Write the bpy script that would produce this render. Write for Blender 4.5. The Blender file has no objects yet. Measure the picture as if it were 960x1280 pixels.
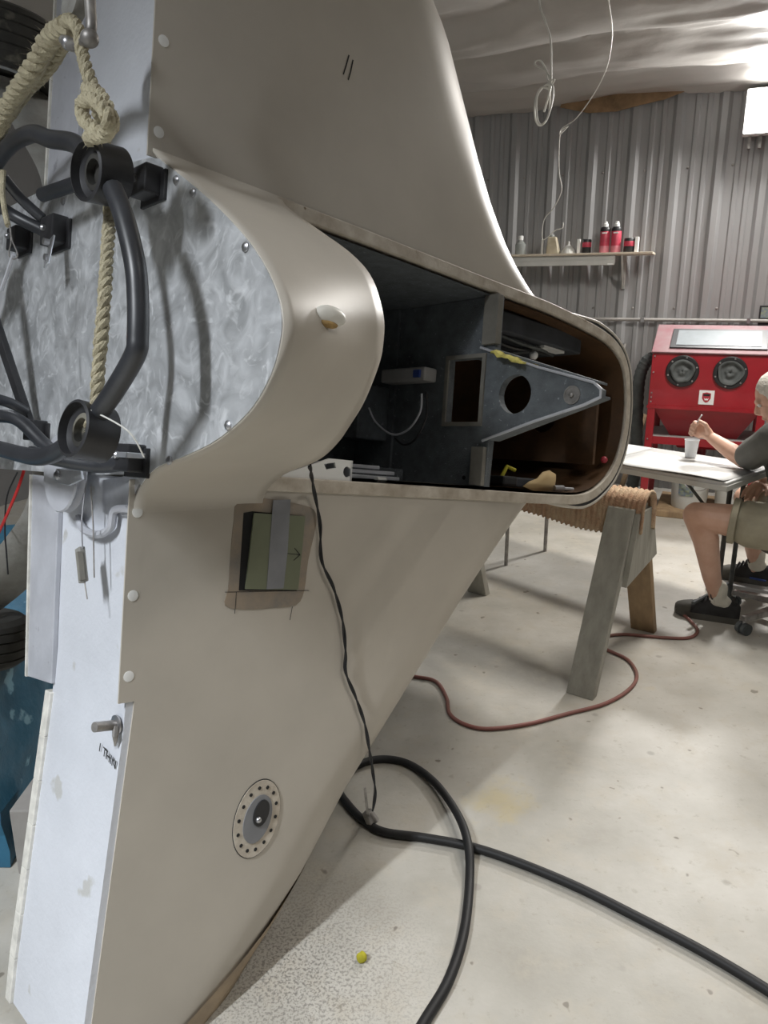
import bpy, bmesh, math, random
from mathutils import Vector, Matrix, noise
random.seed(7)
S = bpy.context.scene
COL = S.collection
PI = math.pi
V = Vector
# ------------------------------------------------------------------ camera
FPX, CAMH, PITCH = 961.0, 1.5, math.atan(268/961.0)
cam_d = bpy.data.cameras.new('camera'); cam = bpy.data.objects.new('camera', cam_d); COL.objects.link(cam)
cam.location = (0, 0, CAMH); cam.rotation_euler = (PI/2-PITCH, 0, 0)
cam_d.sensor_fit = 'HORIZONTAL'; cam_d.sensor_width = 36.0; cam_d.lens = 36.0*FPX/960.0
cam_d.clip_start = 0.02; cam_d.clip_end = 100
S.camera = cam
# ------------------------------------------------------------------ world, lights, exposure
w = bpy.data.worlds.new('world'); S.world = w; w.use_nodes = True
w.node_tree.nodes['Background'].inputs[0].default_value = (0.75, 0.8, 0.9, 1)
w.node_tree.nodes['Background'].inputs[1].default_value = 0.02
S.view_settings.view_transform = 'Standard'; S.view_settings.look = 'None'
S.view_settings.exposure = -0.2; S.view_settings.gamma = 1.0; S.view_settings.use_curve_mapping = False
# wall frame: WP = foot of the back wall, WD runs right along it, WN points into the room
WP = V((2.401, 6.055, 0)); WD = V((0.9135, -0.4067, 0)); WN = V((-0.4067, -0.9135, 0))
def WL(s, o, z): return WP + WD*s + WN*o + V((0, 0, z))
def ceil_z(o): return 2.93 + 0.085*o
def area(name, loc, aim, sx, sy, power, color, spread=2.3):
    d = bpy.data.lights.new(name, 'AREA'); d.shape = 'RECTANGLE'; d.size = sx; d.size_y = sy
    d.energy = power; d.color = color; d.spread = spread
    o = bpy.data.objects.new(name, d); COL.objects.link(o); o.location = loc
    o.rotation_euler = (V(aim)-V(loc)).to_track_quat('-Z', 'Y').to_euler(); return o
COOL = (0.91, 0.955, 1.0); WARM = (1.0, 0.95, 0.88)
LAMPS = [  # ceiling strip fixtures (x, y, heading, power, colour)
    (-1.90, -0.65, 0.6, 170, COOL),
    (2.0, 3.7, -0.42, 68, WARM),
    (-0.45, 4.5, -0.42, 4, WARM),
    (-2.1, 3.6, -0.42, 10, COOL),
    (1.3, 0.8, 0.9, 15, WARM),
]
# ------------------------------------------------------------------ pixel helpers
CF = V((0, math.cos(PITCH), -math.sin(PITCH))); CU = V((0, math.sin(PITCH), math.cos(PITCH))); CR = V((1, 0, 0)); CC = V((0, 0, CAMH))
def ray(u, v): return CR*((u-480)/FPX)+CU*((640-v)/FPX)+CF
def onp(u, v, p0, n):
    r = ray(u, v); return CC+r*((p0-CC).dot(n)/r.dot(n))
def gnd(u, v, z=0.0): return onp(u, v, V((0, 0, z)), V((0, 0, 1)))
def dep(u, v, d): return CC+ray(u, v)*d
def onwall(u, v, o): return onp(u, v, WL(0, o, 0), WN)
def wcoord(p): q = p-WP; return q.dot(WD), q.dot(WN), p.z
# aircraft frame: a along the fuselage to the nose, l across it (world up), b aircraft-up
PS = 0.975
AO = V((-0.433, 1.463, 1.459))
AA = V((0.708, 0.675, -0.206)).normalized(); AB = V((0.703, -0.702, 0.115)); AB = (AB-AA*AB.dot(AA)).normalized(); AL = AB.cross(AA)
def W(a, l, b): return AO+(AA*a+AL*l+AB*b)*PS
def acA(u, v, a):   # pixel on the plane a = const -> (a, l, b)
    q = (onp(u, v, AO+AA*a*PS, AA)-AO)/PS; return (q.dot(AA), q.dot(AL), q.dot(AB))
def acB(u, v, b=0):
    q = (onp(u, v, AO+AB*b*PS, AB)-AO)/PS; return (q.dot(AA), q.dot(AL), q.dot(AB))
# ------------------------------------------------------------------ materials
MATS = {}
def mat(name, col, rough=0.5, metal=0.0, var=0.12, vscale=6.0, col2=None, spots=None, bump=0.0, bscale=60.0, emis=0.0, alpha=1.0, trans=0.0, coat=0.0, spec=0.5, stretch=None):
    m = bpy.data.materials.new(name); m.use_nodes = True; nt = m.node_tree; N = nt.nodes; L = nt.links
    b = N['Principled BSDF']; b.inputs['Roughness'].default_value = rough; b.inputs['Metallic'].default_value = metal
    b.inputs['Specular IOR Level'].default_value = spec
    if coat: b.inputs['Coat Weight'].default_value = coat
    tc = N.new('ShaderNodeTexCoord'); src = tc.outputs['Object']
    if stretch:
        mp = N.new('ShaderNodeMapping'); mp.inputs['Scale'].default_value = stretch; L.new(src, mp.inputs[0]); src = mp.outputs[0]
    nz = N.new('ShaderNodeTexNoise'); nz.inputs['Scale'].default_value = vscale; nz.inputs['Detail'].default_value = 6; nz.inputs['Roughness'].default_value = 0.6
    L.new(src, nz.inputs['Vector'])
    rp = N.new('ShaderNodeValToRGB'); c2 = col2 or tuple(c*(1-var*2) for c in col)
    c1 = col if col2 else tuple(min(1, c*(1+var*0.5)) for c in col)
    rp.color_ramp.elements[0].position = 0.3; rp.color_ramp.elements[1].position = 0.7
    rp.color_ramp.elements[0].color = (*c2, 1); rp.color_ramp.elements[1].color = (*c1, 1)
    L.new(nz.outputs['Fac'], rp.inputs['Fac']); out = rp.outputs['Color']
    if spots:
        sc, th, scol = spots
        n2 = N.new('ShaderNodeTexNoise'); n2.inputs['Scale'].default_value = sc; n2.inputs['Detail'].default_value = 4
        L.new(tc.outputs['Object'], n2.inputs['Vector'])
        r2 = N.new('ShaderNodeValToRGB'); r2.color_ramp.elements[0].position = th; r2.color_ramp.elements[1].position = th+0.05
        L.new(n2.outputs['Fac'], r2.inputs['Fac'])
        mx = N.new('ShaderNodeMix'); mx.data_type = 'RGBA'; L.new(r2.outputs['Color'], mx.inputs['Factor']); L.new(out, mx.inputs['A']); mx.inputs['B'].default_value = (*scol, 1); out = mx.outputs['Result']
    L.new(out, b.inputs['Base Color'])
    if bump:
        nb = N.new('ShaderNodeTexNoise'); nb.inputs['Scale'].default_value = bscale; nb.inputs['Detail'].default_value = 5
        L.new(src, nb.inputs['Vector']); bp = N.new('ShaderNodeBump'); bp.inputs['Strength'].default_value = bump; bp.inputs['Distance'].default_value = 0.01
        L.new(nb.outputs['Fac'], bp.inputs['Height']); L.new(bp.outputs['Normal'], b.inputs['Normal'])
    if emis: b.inputs['Emission Color'].default_value = (*col, 1); b.inputs['Emission Strength'].default_value = emis
    if alpha < 1: b.inputs['Alpha'].default_value = alpha
    if trans: b.inputs['Transmission Weight'].default_value = trans
    MATS[name] = m; return m
def nodes_of(m): return m.node_tree.nodes, m.node_tree.links, m.node_tree.nodes['Principled BSDF']
def firewall_mat():
    m = bpy.data.materials.new('swirled_aluminium'); m.use_nodes = True; N, L, b = nodes_of(m)
    b.inputs['Metallic'].default_value = 0.5
    tc = N.new('ShaderNodeTexCoord')
    warp = N.new('ShaderNodeTexNoise'); warp.inputs['Scale'].default_value = 9; warp.inputs['Detail'].default_value = 3; L.new(tc.outputs['Object'], warp.inputs['Vector'])
    add = N.new('ShaderNodeVectorMath'); add.operation = 'MULTIPLY_ADD'; add.inputs[1].default_value = (0.09, 0.09, 0.09)
    L.new(warp.outputs['Color'], add.inputs[0]); L.new(tc.outputs['Object'], add.inputs[2])
    vo = N.new('ShaderNodeTexVoronoi'); vo.inputs['Scale'].default_value = 16; L.new(add.outputs[0], vo.inputs['Vector'])
    n1 = N.new('ShaderNodeTexNoise'); n1.inputs['Scale'].default_value = 13; n1.inputs['Detail'].default_value = 6; n1.inputs['Distortion'].default_value = 1.6; L.new(tc.outputs['Object'], n1.inputs['Vector'])
    rc = N.new('ShaderNodeValToRGB'); rc.color_ramp.elements[0].color = (0.46, 0.475, 0.49, 1); rc.color_ramp.elements[1].color = (0.86, 0.88, 0.91, 1); rc.color_ramp.elements[0].position = 0.3; rc.color_ramp.elements[1].position = 0.75
    L.new(n1.outputs['Fac'], rc.inputs['Fac'])
    n2 = N.new('ShaderNodeTexNoise'); n2.inputs['Scale'].default_value = 15; n2.inputs['Detail'].default_value = 3; n2.inputs['Distortion'].default_value = 2.6; L.new(add.outputs[0], n2.inputs['Vector'])
    fk = N.new('ShaderNodeValToRGB'); fk.color_ramp.elements[0].position = 0.54; fk.color_ramp.elements[1].position = 0.74; L.new(n2.outputs['Fac'], fk.inputs['Fac'])
    fm = N.new('ShaderNodeMix'); fm.data_type = 'RGBA'; L.new(fk.outputs['Color'], fm.inputs['Factor']); L.new(rc.outputs['Color'], fm.inputs['A']); fm.inputs['B'].default_value = (0.95, 0.97, 1.0, 1)  # bright flecks: highlights of the swirled metal mixed into the base colour
    L.new(fm.outputs['Result'], b.inputs['Base Color'])
    rr = N.new('ShaderNodeMapRange'); rr.inputs['To Min'].default_value = 0.32; rr.inputs['To Max'].default_value = 0.58; L.new(n1.outputs['Fac'], rr.inputs['Value']); L.new(rr.outputs[0], b.inputs['Roughness'])
    mx = N.new('ShaderNodeMath'); mx.operation = 'MULTIPLY_ADD'; mx.inputs[1].default_value = 0.6; L.new(vo.outputs['Distance'], mx.inputs[0]); L.new(n1.outputs['Fac'], mx.inputs[2])
    bp = N.new('ShaderNodeBump'); bp.inputs['Strength'].default_value = 0.34; bp.inputs['Distance'].default_value = 0.006; L.new(mx.outputs[0], bp.inputs['Height']); L.new(bp.outputs['Normal'], b.inputs['Normal'])
    MATS['firewall'] = m
def floor_mat():
    m = bpy.data.materials.new('worn_concrete'); m.use_nodes = True; N, L, b = nodes_of(m)
    tc = N.new('ShaderNodeTexCoord'); O = tc.outputs['Object']
    def nz(sc, det, ro=0.6):
        n = N.new('ShaderNodeTexNoise'); n.inputs['Scale'].default_value = sc; n.inputs['Detail'].default_value = det; n.inputs['Roughness'].default_value = ro; L.new(O, n.inputs['Vector']); return n.outputs['Fac']
    def ramp(f, p0, p1, c0, c1):
        r = N.new('ShaderNodeValToRGB'); r.color_ramp.elements[0].position = p0; r.color_ramp.elements[1].position = p1; r.color_ramp.elements[0].color = (*c0, 1); r.color_ramp.elements[1].color = (*c1, 1); L.new(f, r.inputs['Fac']); return r.outputs['Color']
    def mix(f, a, bb):
        x = N.new('ShaderNodeMix'); x.data_type = 'RGBA'; L.new(f, x.inputs['Factor']); L.new(a, x.inputs['A'])
        if isinstance(bb, tuple): x.inputs['B'].default_value = (*bb, 1)
        else: L.new(bb, x.inputs['B'])
        return x.outputs['Result']
    base = ramp(nz(1.3, 8), 0.36, 0.64, (0.33, 0.312, 0.27), (0.53, 0.51, 0.465))
    base = mix(ramp(nz(7, 8, 0.7), 0.5, 0.72, (0, 0, 0), (0.8, 0.8, 0.8)), base, (0.44, 0.40, 0.33))
    base = mix(ramp(nz(30, 6, 0.7), 0.58, 0.66, (0, 0, 0), (0.5, 0.5, 0.5)), base, (0.33, 0.30, 0.25))
    base = mix(ramp(nz(2.6, 3), 0.66, 0.72, (0, 0, 0), (0.4, 0.4, 0.4)), base, (0.50, 0.41, 0.22))
    base = mix(ramp(nz(14, 2), 0.70, 0.73, (0, 0, 0), (0.9, 0.9, 0.9)), base, (0.20, 0.18, 0.15))
    vo = N.new('ShaderNodeTexVoronoi'); vo.inputs['Scale'].default_value = 5.5; L.new(O, vo.inputs['Vector'])
    base = mix(ramp(vo.outputs['Distance'], 0.05, 0.09, (0.55, 0.55, 0.55), (0, 0, 0)), base, (0.25, 0.23, 0.2))
    # dark speckled dirt by the strake tip, made denser to paint the shadow there
    gm = N.new('ShaderNodeVectorMath'); gm.operation = 'DISTANCE'; L.new(O, gm.inputs[0]); gm.inputs[1].default_value = (-0.22, 1.42, 0)
    near = ramp(gm.outputs['Value'], 0.05, 0.40, (1, 1, 1), (0, 0, 0))
    sp = ramp(nz(140, 4, 0.75), 0.49, 0.57, (0, 0, 0), (0.8, 0.8, 0.8))
    mm = N.new('ShaderNodeMix'); mm.data_type = 'RGBA'; mm.blend_type = 'MULTIPLY'; mm.inputs['Factor'].default_value = 1; L.new(sp, mm.inputs['A']); L.new(near, mm.inputs['B'])
    base = mix(mm.outputs['Result'], base, (0.13, 0.12, 0.11))
    g2 = N.new('ShaderNodeVectorMath'); g2.operation = 'DISTANCE'; L.new(O, g2.inputs[0]); g2.inputs[1].default_value = (0.36, 2.05, 0)
    n3 = N.new('ShaderNodeMath'); n3.operation = 'MULTIPLY_ADD'; n3.inputs[1].default_value = 0.30; L.new(nz(14, 5), n3.inputs[0]); L.new(g2.outputs['Value'], n3.inputs[2])
    base = mix(ramp(n3.outputs[0], 0.18, 0.27, (0.5, 0.5, 0.5), (0, 0, 0)), base, (0.52, 0.42, 0.20))
    L.new(base, b.inputs['Base Color'])
    rr = N.new('ShaderNodeMapRange'); rr.inputs['To Min'].default_value = 0.38; rr.inputs['To Max'].default_value = 0.7; L.new(nz(4, 6), rr.inputs['Value']); L.new(rr.outputs[0], b.inputs['Roughness'])
    bp = N.new('ShaderNodeBump'); bp.inputs['Strength'].default_value = 0.12; bp.inputs['Distance'].default_value = 0.01; L.new(nz(45, 6), bp.inputs['Height']); L.new(bp.outputs['Normal'], b.inputs['Normal'])
    MATS['floor'] = m
firewall_mat(); floor_mat()
mat('cream', (0.52, 0.478, 0.415), 0.42, var=0.05, vscale=3.5, bump=0.02, bscale=8, spots=(40, 0.76, (0.34, 0.30, 0.24)))
mat('cream_dirty', (0.62, 0.57, 0.49), 0.6, vscale=22, col2=(0.40, 0.34, 0.27), bump=0.15, bscale=70, spots=(34, 0.70, (0.22, 0.16, 0.10)))
mat('sparwhite', (0.64, 0.66, 0.71), 0.5, var=0.05, vscale=5, bump=0.12, bscale=90, spots=(11, 0.66, (0.50, 0.50, 0.49)))
mat('sparedge', (0.76, 0.74, 0.68), 0.6, var=0.15, vscale=30)
mat('flangegrey', (0.48, 0.49, 0.53), 0.5, var=0.1, vscale=9, bump=0.08, spots=(24, 0.68, (0.30, 0.30, 0.33)))
mat('blacktube', (0.034, 0.036, 0.042), 0.4, var=0.2, vscale=14, spots=(11, 0.68, (0.20, 0.07, 0.06)), spec=0.6)
mat('blackmetal', (0.03, 0.03, 0.033), 0.45, var=0.2, vscale=20)
mat('steel', (0.55, 0.55, 0.57), 0.35, metal=0.9, var=0.15, vscale=20)
mat('dullsteel', (0.40, 0.38, 0.36), 0.5, metal=0.7, var=0.25, vscale=25)
mat('alu', (0.72, 0.74, 0.78), 0.4, metal=0.8, var=0.1, vscale=18)
mat("cockpitgrey", (0.13, 0.145, 0.157), 0.75, var=0.18, vscale=26, bump=0.3, bscale=220, spots=(90, 0.66, (0.24, 0.26, 0.28)))
mat('cockpitdark', (0.055, 0.06, 0.07), 0.8, var=0.2, vscale=10)
mat('olive_strip', (0.20, 0.19, 0.165), 0.7, var=0.15, vscale=14)
mat('brownglass', (0.10, 0.05, 0.02), 0.6, var=0.3, vscale=7, bump=0.1)
mat('hatchgreen', (0.17, 0.185, 0.12), 0.35, var=0.08, vscale=5, coat=0.2)
mat('filler', (0.20, 0.185, 0.165), 0.75, vscale=14, col2=(0.33, 0.26, 0.19), bump=0.1)
mat('ducttape', (0.22, 0.225, 0.24), 0.4, var=0.08, vscale=12)
mat('tan_fibre', (0.46, 0.35, 0.23), 0.55, vscale=9, col2=(0.26, 0.20, 0.14), bump=0.1)
mat('hole', (0.008, 0.008, 0.008), 0.9)
mat('white', (0.85, 0.85, 0.83), 0.5, var=0.04)
mat('rope', (0.52, 0.47, 0.33), 0.9, vscale=60, col2=(0.32, 0.28, 0.19), bump=0.5, bscale=300)
mat('rubber', (0.045, 0.043, 0.038), 0.75, var=0.3, vscale=12, spots=(9, 0.6, (0.16, 0.15, 0.12)))
mat('gearleg', (0.34, 0.34, 0.32), 0.6, vscale=16, col2=(0.22, 0.21, 0.19), bump=0.2, bscale=40)
mat('palegrey', (0.40, 0.42, 0.44), 0.5, var=0.06)
mat('bluetarp', (0.025, 0.14, 0.235), 0.45, vscale=7, col2=(0.02, 0.09, 0.15), bump=0.7, bscale=14, spots=(12, 0.66, (0.20, 0.38, 0.48)))
mat('wallmetal', (0.33, 0.33, 0.33), 0.45, metal=0.1, var=0.05, vscale=5, stretch=(3, 3, 0.35))
mat('plastic_sheet', (0.44, 0.42, 0.395), 0.38, var=0.05, vscale=3, bump=0.25, bscale=9)
mat('kraft', (0.34, 0.22, 0.12), 0.8, var=0.25, vscale=9, bump=0.2)
mat('plainwall', (0.15, 0.15, 0.15), 0.6, var=0.05)
mat('shelfwood', (0.62, 0.54, 0.43), 0.6, var=0.1, vscale=9, stretch=(1, 6, 6))
mat('shelfmetal', (0.55, 0.55, 0.52), 0.5, var=0.08)
mat('cabred', (0.34, 0.012, 0.022), 0.35, var=0.12, vscale=5, coat=0.2)
mat('cabdust', (0.20, 0.125, 0.13), 0.65, vscale=10, col2=(0.19, 0.07, 0.08))
mat('cabglass', (0.25, 0.275, 0.29), 0.25, var=0.08, vscale=8)
mat('black', (0.018, 0.018, 0.02), 0.45, var=0.1)
mat('glovegrey', (0.10, 0.11, 0.11), 0.7, var=0.25, vscale=12)
mat('badge', (0.82, 0.82, 0.82), 0.5, var=0.03)
mat('badgered', (0.45, 0.04, 0.06), 0.5)
mat('shelfgrey', (0.42, 0.41, 0.40), 0.6, var=0.1)
mat('wood_grey', (0.43, 0.415, 0.365), 0.75, vscale=7, col2=(0.29, 0.28, 0.24), bump=0.2, bscale=30, stretch=(3, 3, 0.5))
mat('wood_raw', (0.40, 0.28, 0.16), 0.7, vscale=6, col2=(0.25, 0.17, 0.10), stretch=(4, 4, 0.5))
mat('carpet', (0.66, 0.52, 0.35), 0.95, vscale=12, col2=(0.44, 0.23, 0.14), bump=0.8, bscale=160)
mat('tabletop', (0.50, 0.50, 0.49), 0.35, var=0.03)
mat('paper', (0.55, 0.55, 0.54), 0.7, var=0.03)
mat('cup', (0.80, 0.82, 0.84), 0.35, var=0.02, trans=0.25)
mat('skin', (0.70, 0.46, 0.35), 0.5, var=0.08, vscale=14, col2=(0.60, 0.35, 0.25), bump=0.05)
mat('hair', (0.72, 0.69, 0.62), 0.7, var=0.12, vscale=40, bump=0.5, bscale=120)
mat('shirt', (0.115, 0.115, 0.105), 0.85, var=0.12, vscale=8, bump=0.15, bscale=40)
mat('shorts', (0.40, 0.365, 0.27), 0.85, var=0.1, vscale=10, bump=0.2, bscale=30)
mat('sock', (0.74, 0.71, 0.62), 0.9, var=0.06, vscale=30, bump=0.3, bscale=150)
mat('shoeblack', (0.028, 0.027, 0.027), 0.7, var=0.3, vscale=25)
mat('shoesole', (0.10, 0.095, 0.08), 0.7, var=0.2)
mat('blue', (0.04, 0.08, 0.30), 0.5)
mat('stooldark', (0.16, 0.15, 0.13), 0.7, var=0.25, vscale=10)
mat('redhose', (0.27, 0.10, 0.085), 0.6, vscale=5, col2=(0.20, 0.10, 0.08))
mat('redwire', (0.5, 0.02, 0.02), 0.4)
mat('blackcable', (0.010, 0.010, 0.011), 0.6, var=0.2, vscale=20)
mat('yellow', (0.50, 0.45, 0.03), 0.8, var=0.2, vscale=40)
mat('yellowrag', (0.75, 0.66, 0.18), 0.9, var=0.2, vscale=40, bump=0.6)
mat('tanpaper', (0.62, 0.46, 0.24), 0.8, var=0.06)
mat('whitewire', (0.78, 0.77, 0.72), 0.5)
mat('bottlered', (0.55, 0.06, 0.10), 0.4, var=0.15, vscale=14)
mat('bottlepink', (0.62, 0.22, 0.26), 0.4)
mat('jar', (0.55, 0.58, 0.56), 0.25, var=0.1, trans=0.4)
mat('jaramber', (0.55, 0.50, 0.38), 0.5, vscale=14, col2=(0.38, 0.32, 0.22))
mat('bucket', (0.66, 0.68, 0.66), 0.4, var=0.06)
mat('labelgreen', (0.35, 0.40, 0.22), 0.5, vscale=60, col2=(0.12, 0.16, 0.30))
mat('boxgrey', (0.36, 0.34, 0.32), 0.6)
mat('ink', (0.02, 0.02, 0.02), 0.8)
mat('lampglow', (1.0, 0.98, 0.95), 0.5, emis=30)
mat('tubeglow', (0.95, 0.97, 1.0), 0.5, emis=6)
mat('fixture', (0.75, 0.75, 0.75), 0.4)
mat('clearplug', (0.74, 0.72, 0.66), 0.4, var=0.1)
mat('rust', (0.42, 0.27, 0.10), 0.8, var=0.3, vscale=60)
# ------------------------------------------------------------------ mesh builder (all points in world space)
MW = {}
class MB:
    def __init__(s): s.v = []; s.f = []
    def add(s, vs, fs):
        o = len(s.v); s.v += [V(p) for p in vs]; s.f += [tuple(i+o for i in f) for f in fs]; return s
    def hexa(s, c):      # 8 corners: bottom 4 then top 4
        return s.add(c, [(3,2,1,0),(4,5,6,7),(0,1,5,4),(1,2,6,5),(2,3,7,6),(3,0,4,7)])
    def box(s, fn, x0, x1, y0, y1, z0, z1):
        return s.hexa([fn(x0,y0,z0),fn(x1,y0,z0),fn(x1,y1,z0),fn(x0,y1,z0),fn(x0,y0,z1),fn(x1,y0,z1),fn(x1,y1,z1),fn(x0,y1,z1)])
    def beam(s, p, q, wx, wy, up=(0,0,1), wx2=None, wy2=None):   # square bar from p to q
        p = V(p); q = V(q); d = (q-p).normalized(); x = d.cross(V(up))
        if x.length < 1e-4: x = d.cross(V((1,0,0)))
        x.normalize(); y = d.cross(x); a = wx/2; b = wy/2; a2 = (wx2 or wx)/2; b2 = (wy2 or wy)/2
        return s.hexa([p-x*a-y*b,p+x*a-y*b,p+x*a+y*b,p-x*a+y*b,q-x*a2-y*b2,q+x*a2-y*b2,q+x*a2+y*b2,q-x*a2+y*b2])
    def grid(s, pts, closed_u=False, closed_v=False):
        n = len(pts); m = len(pts[0]); vs = [p for r in pts for p in r]; fs = []
        for i in range(n if closed_u else n-1):
            for j in range(m if closed_v else m-1):
                i2 = (i+1) % n; j2 = (j+1) % m; fs.append((i*m+j, i*m+j2, i2*m+j2, i2*m+j))
        return s.add(vs, fs)
    def tube(s, path, r, n=10, cap=True, closed=False):
        path = [V(p) for p in path]; k = len(path); rr = r if isinstance(r, (list, tuple)) else [r]*k
        rows = []; pn = None
        for i in range(k):
            t = (path[(i+1) % k]-path[i-1]) if closed else (path[min(i+1,k-1)]-path[max(i-1,0)])
            t.normalize()
            if pn is None:
                pn = t.orthogonal().normalized()
            else:
                pn = (pn-t*pn.dot(t)); pn = pn.normalized() if pn.length > 1e-5 else t.orthogonal().normalized()
            bn = t.cross(pn)
            rows.append([path[i]+(pn*math.cos(2*PI*j/n)+bn*math.sin(2*PI*j/n))*rr[i] for j in range(n)])
        o = len(s.v); s.grid(rows, closed_u=closed, closed_v=True)
        if cap and not closed:
            s.f.append(tuple(o+j for j in range(n-1,-1,-1))); s.f.append(tuple(o+(k-1)*n+j for j in range(n)))
        return s
    def lathe(s, base, axis, prof, n=24, cap=True):     # prof = [(radius, height)]
        ax = V(axis).normalized(); x = ax.orthogonal().normalized(); y = ax.cross(x); base = V(base)
        rows = [[base+ax*h+(x*math.cos(2*PI*j/n)+y*math.sin(2*PI*j/n))*max(r,1e-4) for j in range(n)] for r, h in prof]
        o = len(s.v); s.grid(rows, closed_v=True)
        if cap:
            s.f.append(tuple(o+j for j in range(n-1,-1,-1))); s.f.append(tuple(o+(len(prof)-1)*n+j for j in range(n)))
        return s
    def prism(s, poly, fn, z0, z1):                      # polygon (x, y) mapped by fn(x, y, z)
        n = len(poly); o = len(s.v)
        s.v += [V(fn(x,y,z0)) for x,y in poly]+[V(fn(x,y,z1)) for x,y in poly]
        s.f.append(tuple(o+i for i in range(n-1,-1,-1))); s.f.append(tuple(o+n+i for i in range(n)))
        for i in range(n): j = (i+1) % n; s.f.append((o+i,o+j,o+n+j,o+n+i))
        return s
    def plate(s, outer, holes, fn, z0, z1):              # polygon with holes, real thickness
        bm = bmesh.new(); eds = []
        loops = [outer]+holes
        for lp in loops:
            vs = [bm.verts.new((x, y, 0)) for x, y in lp]
            for i in range(len(vs)): eds.append(bm.edges.new((vs[i], vs[(i+1) % len(vs)])))
        bmesh.ops.triangle_fill(bm, edges=eds, use_beauty=True)
        bm.verts.index_update(); n = len(bm.verts); o = len(s.v)
        P = [(v.co.x, v.co.y) for v in bm.verts]
        s.v += [V(fn(x,y,z0)) for x,y in P]+[V(fn(x,y,z1)) for x,y in P]
        for f in bm.faces:
            ix = [v.index for v in f.verts]; s.f.append(tuple(o+i for i in ix)); s.f.append(tuple(o+n+i for i in reversed(ix)))
        bm.free(); k = 0
        for lp in loops:
            m = len(lp)
            for i in range(m): a = k+i; b2 = k+(i+1) % m; s.f.append((o+a,o+b2,o+n+b2,o+n+a))
            k += m
        return s
    def ell(s, c, rx, ry=None, rz=None, n=16, m=10, rot=None):
        ry = ry or rx; rz = rz or rx; c = V(c); rows = []
        for i in range(m+1):
            th = PI*i/m; st = max(math.sin(th), 1e-3)
            row = []
            for j in range(n):
                p = V((rx*st*math.cos(2*PI*j/n), ry*st*math.sin(2*PI*j/n), rz*math.cos(th)))
                row.append(c+(rot @ p if rot else p))
            rows.append(row)
        return s.grid(rows, closed_v=True)
    def build(s, name, m, parent=None, smooth=False, bevel=0.0, base=None, kind=None, seg=2, ang=0.7):
        me = bpy.data.meshes.new(name)
        o = bpy.data.objects.new(name, me); COL.objects.link(o)
        if parent is not None:
            o.parent = parent; mw = MW[parent]
        else:
            if base is None:
                lo = V((min(p.x for p in s.v), min(p.y for p in s.v), min(p.z for p in s.v))); hi = V((max(p.x for p in s.v), max(p.y for p in s.v), max(p.z for p in s.v)))
                base = V(((lo.x+hi.x)/2, (lo.y+hi.y)/2, lo.z))
            o.location = base; mw = Matrix.Translation(base)
        MW[o] = mw; inv = mw.inverted()
        me.from_pydata([inv @ p for p in s.v], [], s.f); me.validate()
        bm = bmesh.new(); bm.from_mesh(me); bmesh.ops.recalc_face_normals(bm, faces=bm.faces); bm.to_mesh(me); bm.free()
        me.materials.append(MATS[m] if isinstance(m, str) else m)
        if smooth:
            me.polygons.foreach_set('use_smooth', [True]*len(me.polygons)); me.set_sharp_from_angle(angle=ang)
        if bevel:
            bv = o.modifiers.new('bevel', 'BEVEL'); bv.width = bevel; bv.segments = seg; bv.limit_method = 'ANGLE'; bv.angle_limit = 0.6
        if kind: o['kind'] = kind
        return o
def tag(o, label, cat, group=None):
    o['label'] = label; o['category'] = cat
    if group: o['group'] = group
    return o
def thing(name, label, cat, base, group=None, mw=None):
    o = bpy.data.objects.new(name, None); COL.objects.link(o); o.empty_display_size = 0.05
    m = mw or Matrix.Translation(V(base)); o.matrix_world = m; o.location = m.to_translation(); o.rotation_euler = m.to_euler()
    MW[o] = m; return tag(o, label, cat, group)
def struct(o): o['kind'] = 'structure'; return o
def ID(x, y, z): return V((x, y, z))
def spline(pts, k=8, closed=False):                     # Catmull-Rom through the points
    pts = [V(p) for p in pts]; n = len(pts); out = []
    for i in range(n if closed else n-1):
        g = (lambda j: pts[j % n]) if closed else (lambda j: pts[min(max(j, 0), n-1)])
        a, b, c, d = g(i-1), g(i), g(i+1), g(i+2)
        for t in range(k):
            u = t/k
            out.append(0.5*((2*b)+(c-a)*u+(2*a-5*b+4*c-d)*u*u+(3*b-a-3*c+d)*u**3))
    if not closed: out.append(pts[-1])
    return out
def circ(cx, cy, r, n=28, r2=None): return [(cx+r*math.cos(2*PI*i/n), cy+(r2 or r)*math.sin(2*PI*i/n)) for i in range(n)]
def lerp(a, b, t): return a+(b-a)*t
def table(x, xs, ys):
    if x <= xs[0]: return ys[0]
    for i in range(len(xs)-1):
        if x <= xs[i+1]: return lerp(ys[i], ys[i+1], (x-xs[i])/(xs[i+1]-xs[i]))
    return ys[-1]
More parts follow.
